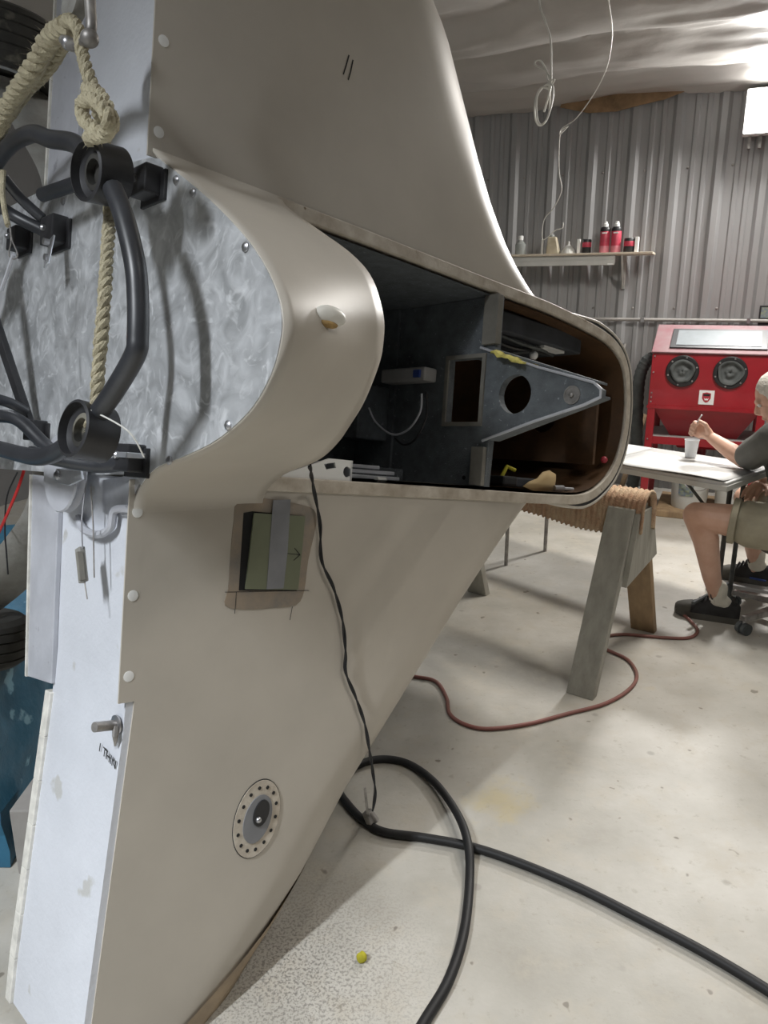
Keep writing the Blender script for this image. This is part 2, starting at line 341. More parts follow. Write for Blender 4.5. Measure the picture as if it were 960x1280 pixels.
# ================================================================== STRUCTURE
SL, SR, OB = -4.6, 2.7, 9.5
struct(MB().box(lambda s,o,z: WL(s,o,z), SL-.2, SR+.2, -.2, OB+.2, -0.12, 0.0).build('floor', 'floor', base=V((0,0,0))))
wb = struct(MB().box(WL, SL-.1, SR+.1, -0.16, -0.02, 0, 3.05).build('wall_back', 'plainwall'))
def rib_profile(s0):
    p = 0.3048; pr = [(s0, 0.0)]
    for k in range(3):
        c = s0+k*p+0.06
        pr += [(c-0.045, 0), (c-0.02, 0.026), (c+0.02, 0.026), (c+0.045, 0)]
        for q in (0.122, 0.202):
            e = c+q; pr += [(e-0.022, 0), (e-0.012, 0.009), (e+0.012, 0.009), (e+0.022, 0)]
    pr.append((s0+3*p, 0)); return pr+[(s0+3*p, -0.02), (s0, -0.02)]
s0 = SL; k = 0
while s0 < SR-0.1:
    pr = rib_profile(s0)
    pn = MB().prism(pr, lambda s,o,z: WL(s,o,z), 0.0, 2.95).build('wall_panel', 'wallmetal', wb)
    sc = MB()
    for j in range(3):
        for z in (0.5, 1.42, 2.42): sc.lathe(WL(s0+j*.3048+.15, 0.0, z), WN, [(0.009,0),(0.009,0.005),(0.005,0.009)], 8)
    sc.build('screw_heads', 'dullsteel', pn, kind='stuff')
    s0 += 0.9144
wl = struct(MB().box(WL, SL-.15, SL, 0, OB, 0, 3.9).build('wall_left', 'plainwall'))
wr = struct(MB().box(WL, SR, SR+.15, 0, OB, 0, 3.9).build('wall_right', 'plainwall'))
wf = struct(MB().box(WL, SL-.1, SR+.1, OB, OB+.15, 0, 4.0).build('wall_front', 'plainwall'))
# ceiling of sagging plastic sheeting between purlins that run along the wall
rows = []
no, ns = 190, 110
for i in range(no+1):
    o = -0.05+(OB+0.1)*(i/no)**1.35; row = []
    for j in range(ns+1):
        s = SL-.1+(SR-SL+.2)*j/ns
        ph = (o+0.06*math.sin(s*1.7)+0.04*math.sin(s*4.1+1)+0.22)/0.62; fr = ph % 1.0; cell = math.floor(ph)
        sag = (0.06+0.045*noise.noise(V((s*0.9, cell*3.1, 0))))*math.sin(PI*fr)**0.8
        wr_ = 0.022*noise.noise(V((s*1.3+cell*5, o*6.5, 1.7)))+0.012*noise.noise(V((s*4.0, o*14, 4.2)))
        row.append(WL(s, o, ceil_z(o)+0.03-sag-wr_))
    rows.append(row)
c = MB().grid(rows).build('ceiling', 'plastic_sheet', smooth=True, ang=3.0, base=V((0,0,2.9))); struct(c)
roof = struct(MB().box(lambda s,o,z: WL(s,o,ceil_z(o)+z), SL-.15, SR+.15, -.15, OB+.15, 0.09, 0.16).build('trim_2', 'plainwall'))
# brown facing of the insulation showing under the sheet's edge
tp = [(700,134),(735,141),(770,139),(800,131),(830,124),(858,113),(865,104),(820,100),(760,108),(705,122)]
mbk = MB(); pr = [wcoord(onwall(u, v, 0.05)) for u, v in tp]
mbk.prism([(q[0], q[2]) for q in pr], lambda x,y,z: WL(x, z, y), 0.036, 0.05)
struct(mbk.build('trim_1', 'kraft'))
# long conduit pipe across the wall
ga, gb = wcoord(onwall(705,397,.06)), wcoord(onwall(958,403,.06))
cp = thing('conduit_pipe', 'thin grey conduit pipe running level along the ribbed metal wall', 'pipe', WL(0,0.05,1.3))
zc = (ga[2]+gb[2])/2
MB().tube([WL(-3.0,.055,zc), WL(SR-.05,.055,zc)], .013, 10)  .build('pipe', 'boxgrey', cp, smooth=True)
for s in (-2.2,-1.0,-.4,.35,1.2): MB().box(WL, s-.012, s+.012, .030, .072, zc-.02, zc+.02).build('clamp', 'steel', cp)
# ceiling strip lights
for i,(x,y,h,pw,cl) in enumerate(LAMPS):
    o_ = (V((x,y,0))-WP).dot(WN); z = ceil_z(o_)
    lab = ['twin tube strip light under the ceiling behind the aircraft tail','twin tube strip light under the ceiling beside the right wall','twin tube strip light over the folding table end','twin tube strip light over the blue tarp side','louvred strip light under the ceiling above the open floor'][i]
    d = V((math.sin(h), math.cos(h), 0)); e = V((d.y,-d.x,0))
    def F(q,r,t,x=x,y=y,z=z,d=d,e=e): return V((x,y,z))+d*q+e*r+V((0,0,t))
    t = thing('strip_light', lab, 'ceiling light', V((x,y,z-.14)))
    MB().box(F,-.62,.62,-.07,.07,-.14,.10).build('housing','fixture',t,bevel=.006)
    for sd in (-.035,.035): MB().tube([F(-.58,sd,-.158),F(.58,sd,-.158)],.013,10).build('tube','tubeglow',t,smooth=True)
    ar = area('strip_lamp', F(0,0,-.19), F(0.001,0,-1.5), .14, 1.15, pw, cl, (2.3,2.8,2.8,2.8,1.6)[i]); ar.rotation_euler = (0,0,-h)
# bright flood lamp on the wall
t = thing('flood_lamp', 'glaring white flood lamp high on the ribbed metal wall', 'lamp', WL(0,0,2.4))
q0 = wcoord(onwall(936,112,.16)); q1 = wcoord(onwall(936,166,.16)); ls, lz0, lz1 = q0[0], q1[2], q0[2]
MB().box(WL, ls-.01, ls+.36, .06, .155, lz0-.01, lz1+.01).build('housing','fixture',t,bevel=.008)
MB().box(WL, ls, ls+.35, .155, .163, lz0, lz1).build('lens','lampglow',t)
MB().box(WL, ls+.10, ls+.25, .0, .06, lz0+.05, lz1-.05).build('bracket','dullsteel',t)
for s in (.03,.10,.2): MB().box(WL, ls+s, ls+s+.02, .05, .09, lz0-.09, lz0).build('cable_gland','dullsteel',t)
ar = area('flood_beam', WL(ls+.175,.20,(lz0+lz1)/2), WL(ls-1.2,4.0,-0.4), .33, lz1-lz0, 95, (1.0,.98,.95), 2.7)
# ================================================================== AIRCRAFT
am = Matrix((AA.to_tuple(), AL.to_tuple(), AB.to_tuple())).transposed().to_4x4(); am.translation = W(0,0,0)
AC = thing('aircraft', 'unpainted cream composite aircraft fuselage lying on its side with open cockpit', 'aircraft', None, mw=am)
UPL = ([.29,.33,.38,.443,.54,.64,.909,1.08,1.25,1.5], [1.46,1.37,1.29,1.215,1.13,1.06,.895,.72,.575,.34])
LOL = ([.29,.33,.45,.62,.80,1.079,1.246,1.5], [1.45,1.40,1.275,1.11,.95,.70,.58,.345])
def a_aft(l): return table(abs(l), [.29,.75,1.45], [0,0,-.06])
def strake_pt(l, t):
    le = table(abs(l), *(UPL if l > 0 else LOL)); a0 = a_aft(l)+.01
    e1 = min(.25,(le-a0)*.8); e2 = min(.34,(le-a0)*.9); bl = -.16; bt = -.34
    if t <= 1: return W(lerp(a0, le-e1, t), l, 0)
    if t <= 2: th = (t-1)*PI/2; return W(le-e1+e1*math.sin(th), l, bl+(-bl)*math.cos(th))
    if t <= 3: th = (t-2)*PI/2; return W(le-e2+e2*math.cos(th), l, bl+(bt-bl)*math.sin(th))
    return W(lerp(le-e2, a0, t-3), l, bt)
TS = [i/6 for i in range(6)]+[1+i/14 for i in range(14)]+[2+i/8 for i in range(8)]+[3+i/4 for i in range(5)]
for sgn, nm in ((1,'upper'),(-1,'lower')):
    n = 44; rows = []
    for i in range(n+1):
        l = sgn*lerp(.292, 1.5, (i/n)**1.15); rows.append([strake_pt(l, t) for t in TS])
    m_ = MB().grid(rows, closed_v=True); k = len(TS)
    m_.f.append(tuple(range(k))); m_.f.append(tuple(n*k+i for i in range(k)))
    st = m_.build('strake', 'cream', AC, smooth=True, ang=0.9)
    st['label'] = 'broad cream '+nm+' wing strake' 
    # spar face
    sp = MB(); n = 12; pts0 = []
    ls_ = [sgn*lerp(.30,1.49,i/n) for i in range(n+1)]
    for i in range(n):
        la, lb = ls_[i], ls_[i+1]; a1, a2 = a_aft(la), a_aft(lb)
        sp.hexa([W(a1-.004,la,-.345),W(a2-.004,lb,-.345),W(a2-.004,lb,-.003),W(a1-.004,la,-.003),W(a1+.012,la,-.345),W(a2+.012,lb,-.345),W(a2+.012,lb,-.003),W(a1+.012,la,-.003)])
    spar = sp.build('spar', 'sparwhite', AC); spar['label'] = 'bluish white spar face'
    ed = MB()
    for i in range(n):
        la, lb = ls_[i], ls_[i+1]
        if abs(la) < .75: continue
        a1, a2 = a_aft(la), a_aft(lb)
        ed.hexa([W(a1-.012,la,-.368),W(a2-.012,lb,-.368),W(a2-.012,lb,-.338),W(a1-.012,la,-.338),W(a1+.02,la,-.368),W(a2+.02,lb,-.368),W(a2+.02,lb,-.338),W(a1+.02,la,-.338)])
    ed.build('edge_strip','sparedge',spar,bevel=.002)
    # grey flange plate beyond the spar
    fl = [(.315,-.505),(.315,-.352),(.36,-.345),(.775,-.335),(.79,-.475),(.36,-.515)] if sgn<0 else [(.34,-.50),(.34,-.34),(1.1,-.33),(1.1,-.49)]
    MB().prism([(sgn*x,y) for x,y in fl], lambda l,b,a: W(a,l,b), -.016, -.004).build('flange','flangegrey',spar,bevel=.002)
    MB().prism([(sgn*fl[0][0],fl[0][1]-.006),(sgn*fl[-1][0] if sgn>0 else sgn*.79,(-.496 if sgn>0 else -.481)),(sgn*(fl[-1][0] if sgn>0 else .79),(-.486 if sgn>0 else -.472)),(sgn*fl[0][0],fl[0][1]+.004)], lambda l,b,a: W(a,l,b), -.02, .03).build('flange_lip','sparedge',spar)
    # overlapping skin tab with screw holes
    l1 = .733 if sgn<0 else 1.3
    tb = MB().prism([(-.022,sgn*.302),(.011,sgn*.302),(.011,sgn*l1),(-.022,sgn*l1)], lambda a,l,b: W(a,l,b), -.004, .0001).build('skin_tab','cream',AC)
    hl = ((.517,.35,.70,.88,1.08) if sgn>0 else (.364,.525,.682))
    for h in hl: MB().lathe(W(-.002 if sgn>0 else -.004,sgn*h,.0),AB,[(.0105,0),(.0105,.0008),(.008,.0012)],14).build('screw_hole','white',tb,smooth=True)
# frayed fibre edge on the lower strake tip
rows = []
for i in range(15):
    l = lerp(-1.235,-1.502,i/14); t0 = lerp(1.62,0.93,i/14); row = []
    for j in range(9):
        t = lerp(t0, 2.9, j/8); p = strake_pt(l,t); row.append(p+(AB*.5+AA*.85)*lerp(.0005,.009,min(1,i/5))*PS)
    rows.append(row)
MB().grid(rows).build('bare_edge','tan_fibre',AC,smooth=True,ang=3)['label'] = 'bare tan fibre leading edge'
# sill outline of the cockpit opening
OL = [(.0,-.300),(.5,-.300),(1.0,-.301),(1.45,-.302),(1.60,-.294),(1.70,-.262),(1.79,-.198),(1.842,-.11),(1.862,-.01),(1.856,.09),(1.825,.18),(1.762,.236),(1.66,.268),(1.5,.285),(1.3,.296),(1.0,.298),(.5,.303),(.0,.303)]
OLs = [(p.x,p.y) for p in spline([V((a,l,0)) for a,l in OL], 5)]
def offs(pl, d):
    out = []
    for i,(a,l) in enumerate(pl):
        p = V(pl[max(i-1,0)]); q = V(pl[min(i+1,len(pl)-1)]); t = (q-p).normalized(); out.append((a+t.y*d, l-t.x*d))
    return out
# outer shell
def shellrow(b, sh, nar, d=.004):
    r = []
    for a,l in offs(OLs, d):
        f = max(0,(a-1.25)/.6); r.append(W(a+sh*f**1.3, l*(1-nar*min(1,f)), b))
    return r
rows = [shellrow(-.004,.015,0),shellrow(-.06,.07,.02),shellrow(-.18,.19,.06),shellrow(-.34,.32,.12),shellrow(-.48,.38,.18,-.01),shellrow(-.57,.36,.24,-.05),shellrow(-.60,.30,.4,-.12)]
m_ = MB().grid(rows); k = len(rows[0]); m_.f.append(tuple(6*k+i for i in range(k)))
m_.build('fuselage_shell','cream',AC,smooth=True,ang=1.2)
# interior tub
inn = offs(OLs,-.028)
def inrow(b, lo, hi, ins=0): return [W(a,l,b) for a,l in offs(OLs,-.028-ins) if lo<=a<=hi]
bot = [p for p in OLs]
def tub(lo, hi, name, m):
    half = len(OLs)//2
    idx = [i for i,(a,l) in enumerate(inn) if lo<=a<=hi]
    A_ = [i for i in idx if i < half]; B_ = [i for i in idx if i >= half]
    segs = [A_+B_] if hi > 1.8 else [A_, B_]
    mb = MB()
    for sg in segs: mb.grid([[W(inn[i][0],inn[i][1],b) for i in sg] for b in (-.001,-.15,-.35,-.53)])
    al = [W(inn[i][0],inn[i][1],-.53) for i in (A_+B_)]; mb.add(al,[tuple(range(len(al)))])
    return mb.build(name, m, AC, smooth=True, ang=.8)
tub(-.1,1.12,'cockpit_lining','cockpitgrey')['label'] = 'grey speckled rear cockpit lining'
tub(1.055,2.0,'nose_lining','brownglass')['label'] = 'brown bare fibreglass front cockpit lining'
# sill rail all round
def ring(name, m, d0, d1, b0, b1, amin, parent=AC, bevel=.003, taper=0):
    o1 = offs(OLs,d0); o2 = offs(OLs,d1); rows = []
    if taper:
        o3 = offs(OLs,-.012); g = [max(0,min(1,(a-amin)/taper)) for a,l in OLs]
        mixp = lambda p,q,t: (lerp(p[0],q[0],t),lerp(p[1],q[1],t))
        o1 = [mixp(q,p,t) for p,q,t in zip(o1,o3,g)]; o2 = [mixp(q,p,t) for p,q,t in zip(o2,offs(OLs,-.004),g)]
    for (a,l),(a2,l2),(a0,_) in zip(o1,o2,OLs):
        if a0 < amin: continue
        rows.append([W(a,l,b0),W(a2,l2,b0),W(a2,l2,b1),W(a,l,b1)])
    mb = MB().grid(rows, closed_v=True); n = len(rows); mb.f += [(0,1,2,3),((n-1)*4+3,(n-1)*4+2,(n-1)*4+1,(n-1)*4)]
    return mb.build(name, m, parent, smooth=True, ang=.6, bevel=bevel)
ring('sill_rail','cream_dirty',.012,-.020,-.034,.006,.25)['label'] = 'grimy cream cockpit sill rail'
ring('shaded_gap','black',.014,.022,-.03,.002,1.30,bevel=0,taper=.3)  # black ring stands for the shade in the gap inside the canopy rail
ring('canopy_rail','cream',.022,.032,-.04,.004,1.30,taper=.3)
# turtledeck arch
AF = [(.318,-.004),(.29,.03),(.227,.135),(.161,.237),(.088,.335),(.022,.400),(-.035,.432),(-.083,.431),(-.13,.41),(-.178,.363),(-.223,.277),(-.252,.18),(-.281,.071),(-.335,.006),(-.40,-.004)]
FW = [(.318,-.004),(.285,.03),(.218,.14),(.155,.242),(.1,.303),(.03,.338),(-.02,.342),(-.06,.334),(-.123,.303),(-.165,.27),(-.205,.232),(-.24,.175),(-.272,.07),(-.318,.006),(-.38,-.004)]
S1 = spline([V((0,l,b)) for l,b in AF],5); S2 = spline([V((0,l,b)) for l,b in FW],5)
rows = []
for i in range(13):
    t = i/12; a = lerp(-.012,.285,t); e = t*t*(3-2*t)*.6+t*.4
    rows.append([W(a-.0*t, lerp(p.y,q.y,e), lerp(p.z,q.z,e)) for p,q in zip(S1,S2)])
td = MB().grid(rows).build('turtledeck','cream',AC,smooth=True,ang=3); td['label'] = 'curved cream turtledeck arch'
so = td.modifiers.new('solid','SOLIDIFY'); so.thickness = .005; so.offset = 0
# clear dent plug in the turtledeck
cpt = V(acA(408,410,.14)); n_ = (AB*.9+AL*.05).normalized()
pl = MB(); pl.ell(W(.105,-.012,.404),.022,.022,.022,n=14,m=8,rot=Matrix((AA*1.5,AL*.75,AB*.4)).transposed())
pl.build('plug_blob','clearplug',td,smooth=True)
pl = MB(); pl.ell(W(.10,-.026,.406),.014,.013,.013,n=12,m=8,rot=Matrix((AA*1.4,AL*.5,AB*.5)).transposed()); pl.build('plug_stain','rust',td,smooth=True)
# firewall plate
fw = [(p.y,p.z) for p in S1[3:-7]]
fw = [(.30,-.004)]+[q for q in fw if q[1] > .02]+[(-.292,.0),(-.302,-.2),(-.31,-.78),(-.30,-.84),(.30,-.86),(.36,-.80),(.352,-.5),(.325,-.2)]
FWP = MB().prism(fw, lambda l,b,a: W(a,l,b), -.014, -.006).build('firewall','firewall',AC); FWP['label'] = 'swirled bare aluminium firewall'
for l,b in ((.235,.10),(.20,.16),(-.262,.13),(-.20,.31),(.08,.33),(.30,-.40),(.31,-.15)):
    MB().lathe(W(-.014,l,b),-AA,[(.008,0),(.008,.003),(.004,.006)],12).build('rivet','steel',FWP,smooth=True)
MB().prism([(-.288,.03),(-.31,-.14),(-.375,-.13),(-.375,.0),(-.33,.0)], lambda l,b,a: W(a,l,b), -.012,-.006).build('lower_tab','alu',FWP)
# rear face of the pilot's seat bulkhead with rollover triangle
def BK(l,b,a): return W(a,l,b)
outer = [(-.272,-.53),(-.272,.015),(-.140,.02),(-.085,.17),(-.045,.315),(-.028,.362),(-.008,.362),(.008,.34),(.055,.17),(.112,.02),(.268,.02),(.268,-.53)]
rect = [(-.088,-.145),(-.088,-.02),(.096,-.02),(.096,-.145)]
bk = MB().plate(outer,[rect,circ(-.012,.098,.054)],BK,1.04,1.065).build('seat_bulkhead','cockpitgrey',AC); bk['label'] = 'grey seat bulkhead with triangular rollover brace'
fr = MB().plate([(-.100,-.157),(-.100,-.008),(.108,-.008),(.108,-.157)],[rect],BK,1.034,1.042).build('opening_frame','olive_strip',bk)
wallm = MB()
for p,q in (((-.140,.02),(-.028,.362)),((.008,.35),(.112,.02))):
    wallm.hexa([W(1.035,p[0],p[1]),W(1.035,q[0],q[1]),W(1.09,q[0],q[1]),W(1.09,p[0],p[1])]+[W(1.035,p[0]+.006,p[1]),W(1.035,q[0]+.006,q[1]),W(1.09,q[0]+.006,q[1]),W(1.09,p[0]+.006,p[1])])
wallm.build('brace_side','cockpitgrey',bk)
MB().tube([W(1.036,-.142,.0),W(1.036,-.088,.17),W(1.036,-.047,.318),W(1.036,-.028,.364),W(1.036,-.008,.364),W(1.036,.01,.342),W(1.036,.058,.17),W(1.036,.125,-.03)],.004,8).build('brace_edge','flangegrey',bk,smooth=True)
MB().lathe(W(1.04,-.02,.28),-AA,[(.024,0),(.024,.003),(.020,.003),(.020,.001),(.006,.001),(.006,.008),(.003,.01)],20).build('brace_boss','dullsteel',bk,smooth=True)
for l0,l1_,b0,b1 in ((.13,.27,-.02,.03),(-.27,-.16,-.03,.015)):
    MB().box(lambda a,l,b: W(a,l,b),1.025,1.05,l0,l1_,b0,b1).build('edge_post','olive_strip',bk,bevel=.002)
for l,b in ((-.25,-.06),(-.235,-.02),(-.19,-.01),(.22,.01)): MB().lathe(W(1.04,l,b),-AA,[(.006,0),(.006,.0015)],10).build('bolt_hole','hole',bk)
# rear cockpit floor pieces (seen past the arch)
MB().box(lambda a,l,b: W(a,l,b),.90,1.03,-.15,.02,-.53,-.38).build('floor_step','cockpitgrey',AC,bevel=.006)
MB().box(lambda a,l,b: W(a,l,b),.62,1.035,-.272,-.235,-.53,-.30).build('floor_ledge','cockpitgrey',AC,bevel=.004)
MB().box(lambda a,l,b: W(a,l,b),1.03,1.05,-.272,.268,-.53,-.36).build('lower_panel','cockpitgrey',AC)
# front cockpit: instrument shelf, forward bulkhead, wiring
fb = MB().plate([(-.16,-.52),(-.17,-.03),(.12,-.03),(.16,-.25),(.16,-.52)],[circ(0,-.25,.06)],BK,1.70,1.715).build('forward_bulkhead','brownglass',AC)
MB().box(lambda a,l,b: W(a,l,b),1.16,1.62,.20,.262,-.42,-.06).build('side_console','cockpitdark',AC,bevel=.006)
MB().box(lambda a,l,b: W(a,l,b),1.12,1.55,-.268,-.235,-.40,-.10).build('lower_console','cockpitdark',AC,bevel=.006)
for i in range(5):
    MB().tube(spline([W(1.18,.20-.01*i,-.10-.03*i),W(1.3,.185-.012*i,-.08-.03*i),W(1.45,.19,-.10-.02*i),W(1.6,.20,-.16)],6),.006,6).build('wire_loom','black' if i%2 else 'glovegrey',AC,smooth=True)
MB().box(lambda a,l,b: W(a,l,b),1.42,1.54,.192,.202,-.11,-.075).build('map_light','white',AC)
MB().ell(W(1.40,.165,-.10),.014).build('knob','white',AC,smooth=True)
MB().ell(W(1.40,.135,-.10),.013).build('knob','badgered',AC,smooth=True)
MB().ell(W(1.76,-.15,-.02),.012).build('knob','badgered',AC,smooth=True)
# ---- engine mount
EM = MB()
def mtube(name, pts, r=.0165, m='blacktube', k=8, parent=None): return MB().tube(spline([W(*p) for p in pts],k),r*PS,12).build(name,m,parent or EMO,smooth=True)
EMO = MB().tube(spline([W(-.155,.165,.155),W(-.155,.11,.20),W(-.152,.035,.238),W(-.15,-.02,.250),W(-.15,-.077,.256),W(-.15,-.105,.250),W(-.152,-.155,.195),W(-.155,-.20,.135)],8),.0165*PS,12).build('engine_mount','blacktube',AC,smooth=True)
EMO['label'] = 'black tubular engine mount'
mtube('hoop_tube',[(-.16,.225,.075),(-.155,.275,.0),(-.155,.315,-.12),(-.155,.35,-.22),(-.15,.358,-.38),(-.15,.30,-.56)])
mtube('hoop_tube',[(-.155,-.235,.06),(-.152,-.262,-.03),(-.15,-.272,-.13),(-.15,-.262,-.30),(-.15,-.245,-.5)])
mtube('hoop_tube',[(-.155,.165,-.66),(-.155,.09,-.73),(-.15,-.01,-.76),(-.15,-.10,-.75),(-.155,-.19,-.67)])
mtube('strut',[(-.03,.252,.02),(-.05,.262,-.05),(-.07,.272,-.15),(-.09,.275,-.32)],.0145)
mtube('strut',[(-.03,-.268,.02),(-.05,-.28,-.06),(-.09,-.275,-.14),(-.13,-.265,-.21)],.0145)
mtube('strut',[(-.15,-.20,-.52),(-.10,-.19,-.40),(-.06,-.25,-.30),(-.035,-.268,-.20)],.0145)
mtube('strut',[(-.15,.30,-.50),(-.09,.27,-.50),(-.035,.235,-.44),(-.03,.225,-.42)],.014)
mtube('strut',[(-.12,.335,-.47),(-.08,.30,-.47),(-.04,.265,-.45)],.012)
EMbar = MB().beam(W(-.155,.215,-.585),W(-.035,-.205,-.475),.03,.016,up=AA).build('flat_strut','blackmetal',EMO,bevel=.003)
mtube('strut',[(-.14,-.145,-.47),(-.09,-.155,-.46),(-.05,-.17,-.47)],.012)
for sl,sb in ((1,0),(-1,0),(1,1),(-1,1)):
    l0 = .198 if sl>0 else -.224; b0 = .112 if not sb else -.62
    ax = (AA*-.98+AL*(-.12*sl)+AB*(.10 if not sb else .30)).normalized(); c0 = W(-.155,l0,b0)-ax*.03
    R_ = .047
    rg = MB().lathe(c0,ax,[(R_*.75,0),(R_,.002),(R_,.058),(R_*.9,.06),(R_*.86,.046),(R_*.62,.042),(R_*.62,.03),(R_*.55,.028),(R_*.5,.02),(R_*.3,.018)],36).build('mount_cup','blackmetal',EMO,smooth=True,ang=.5)
    MB().lathe(c0+ax*.032,ax,[(R_*.60,0),(R_*.60,.012),(R_*.42,.014),(R_*.42,.0)],30).build('rubber_bush','rubber',rg,smooth=True,ang=.5)
# mount brackets on the firewall
for l,b,sz in ((.243,.022,1),(-.262,.012,1),(-.212,-.455,.9),(.23,-.40,1.15),(.25,-.62,1)):
    br = MB().box(lambda a,x,y: W(a,l+x*sz,b+y*sz),-.05,-.014,-.026,.026,-.03,.03).build('bracket','blackmetal',EMO,bevel=.003)
    MB().box(lambda a,x,y: W(a,l+x*sz,b+y*sz),-.020,-.012,-.036,.02,-.045,.045).build('bracket_foot','blackmetal',br,bevel=.002)
    MB().lathe(W(-.05,l+.004,b-.01),-AA,[(.007,0),(.007,.006),(.004,.009)],8).build('bolt','steel',br,smooth=True)
MB().box(lambda a,l,b: W(a,l,b),-.056,-.016,-.262,-.252,-.015,.05).build('angle_tab','alu',EMO,bevel=.001)
MB().beam(W(-.05,.205,-.36),W(-.07,.135,-.335),.022,.005,up=AA).build('link_plate','alu',EMO,bevel=.002)
for l,b in ((.19,-.352),(.155,-.342)): MB().lathe(W(-.06,l,b),-AA,[(.007,0),(.007,.012)],10).build('link_bolt','steel',EMO,smooth=True)
# zip ties and safety wire
MB().tube(spline([W(-.17,-.20,-.36),W(-.19,-.17,-.345),W(-.18,-.15,-.31)],5),.0022,6).build('zip_tie','whitewire',EMO)
MB().tube(spline([W(-.17,-.19,.15),W(-.13,-.22,.20),W(-.10,-.26,.20)],5),.0014,6).build('zip_tie','whitewire',EMO)
# ---- rudder pulley under the firewall
pu = MB().lathe(W(-.045,-.300,-.245),-AA,[(.005,-.012),(.080,-.012),(.083,-.008),(.073,0),(.083,.008),(.080,.012),(.005,.012)],36).build('pulley','flangegrey',AC,smooth=True,ang=.5)
MB().prism([(-.293,-.235),(-.305,-.245),(-.322,-.235),(-.325,-.17),(-.31,-.11),(-.293,-.12)], lambda l,b,a: W(a,l,b),-.068,-.062).build('pulley_bracket','alu',pu,bevel=.001)
MB().lathe(W(-.066,-.307,-.222),-AA,[(.010,0),(.010,.006),(.005,.010)],12).build('pulley_bolt','steel',pu,smooth=True)
MB().tube([W(-.05,-.312,-.128),W(-.06,-.39,-.118),W(-.06,-.445,-.108)],.0016,6).build('control_cable','steel',pu)
MB().tube([W(-.045,-.322,-.118),W(-.045,-.40,-.098),W(-.045,-.50,-.082)],.0016,6).build('control_cable','dullsteel',pu)
tbk = MB().beam(W(-.06,-.445,-.12),W(-.06,-.51,-.095),.022,.012,up=AA).build('turnbuckle','gearleg',pu,bevel=.002)
MB().beam(W(-.066,-.452,-.108),W(-.066,-.505,-.088),.009,.010,up=AA).build('turnbuckle_clip','olive_strip',tbk)
MB().tube([W(-.06,-.50,-.095),W(-.06,-.54,-.075)],.0015,6).build('turnbuckle_pin','dullsteel',tbk)
MB().tube(spline([W(-.01,-.395,-.25),W(-.02,-.415,-.20),W(-.02,-.42,-.13),W(-.02,-.40,-.075),W(-.02,-.365,-.06),W(-.01,-.36,-.005)],8),.008,8).build('curved_rib','flangegrey',AC,smooth=True)
# pin standing out of the spar
pr0 = V(acA(146,906,-.012)); pn = MB().tube([W(*pr0),W(*acA(118,909,-.062))],.0095,16).build('wing_pin','dullsteel',AC,smooth=True)
MB().lathe(W(*pr0),-AA,[(.019,0),(.019,.003),(.010,.004)],20).build('washer','steel',pn,smooth=True)
MB().tube([W(*acA(145,908,-.018)),W(*acA(144,920,-.022)),W(*acA(144,932,-.018))],[.007,.006,.002],8).build('cotter','dullsteel',pn,smooth=True)
# handwriting on the spar
def text(name, body, p, xd, yd, size, m, parent, ext=.0004):
    c = bpy.data.curves.new(name,'FONT'); c.body = body; c.size = size; c.extrude = ext; c.align_x = 'CENTER'; c.align_y = 'CENTER'
    o = bpy.data.objects.new(name+'_tmp', c); COL.objects.link(o)
    dg = bpy.context.evaluated_depsgraph_get(); me = bpy.data.meshes.new_from_object(o.evaluated_get(dg)); bpy.data.objects.remove(o)
    xd = V(xd).normalized(); zd = xd.cross(V(yd)).normalized(); yd = zd.cross(xd)
    M = Matrix((xd,yd,zd)).transposed().to_4x4(); M.translation = p
    me.transform(MW[parent].inverted() @ M); me.materials.clear(); me.materials.append(MATS[m]); me.name = name
    ob = bpy.data.objects.new(name, me); COL.objects.link(ob); ob.parent = parent; MW[ob] = MW[parent]; return ob
sparlow = [o for o in AC.children if o.name.startswith('spar')][-1]
ta, tbp = V(W(*acA(126,936,-.0165))), V(W(*acA(142,954,-.0165)))
xd = (tbp-ta).normalized(); text('handwriting','1 THIN',(ta+tbp)/2,xd,AL,.025,'ink',sparlow)
# ---- hatch in the lower strake
def B0(u,v): a,l,_ = acB(u,v,0); return (a,l)
pat = [B0(*q) for q in [(297,628),(330,623),(372,630),(392,637),(395,655),(385,700),(380,738),(370,756),(340,760),(305,762),(281,757),(285,735),(288,690),(292,650)]]
pat = [(p.x,p.y) for p in spline([V((a,l,0)) for a,l in pat],3,closed=True)]
fp = MB().prism(pat, lambda a,l,b: W(a,l,b),.0,.0012).build('filler_patch','filler',AC); fp['label'] = 'rough grey filler patch round the hatch'
hq = [B0(*q) for q in [(304,641),(315,639),(380,645),(370,738),(298,738)]]
MB().prism(hq, lambda a,l,b: W(a,l,b),.0012,.0018).build('hatch_gap','hole',fp)
hq = [B0(*q) for q in [(316,641),(380,645),(371,737),(305,736)]]
hd = MB().prism(hq, lambda a,l,b: W(a,l,b),.0016,.006).build('hatch_door','hatchgreen',fp,bevel=.001); hd['label'] = 'dark green hatch door'
tq = [B0(*q) for q in [(339,625),(361,624),(357,690),(352,735),(331,736),(335,680)]]
MB().prism(tq, lambda a,l,b: W(a,l,b),.006,.0072).build('tape_strip','ducttape',fp)
def ink(pts, w_=.0014, parent=fp, b=.0066, name='pen_mark'):
    mb = MB()
    for p,q in zip(pts[:-1],pts[1:]):
        a,l = B0(*p); a2,l2 = B0(*q); mb.beam(W(a,l,b),W(a2,l2,b),w_,.0006,up=AB)
    return mb.build(name,'ink',parent)
ink([(353,691),(373,693)]); ink([(366,685),(373,693),(365,700)])
ink([(281,740),(386,738)],.001,b=.0014); ink([(295,740),(293,767)],.001,b=.0014); ink([(365,758),(362,775)],.001,b=.0014)
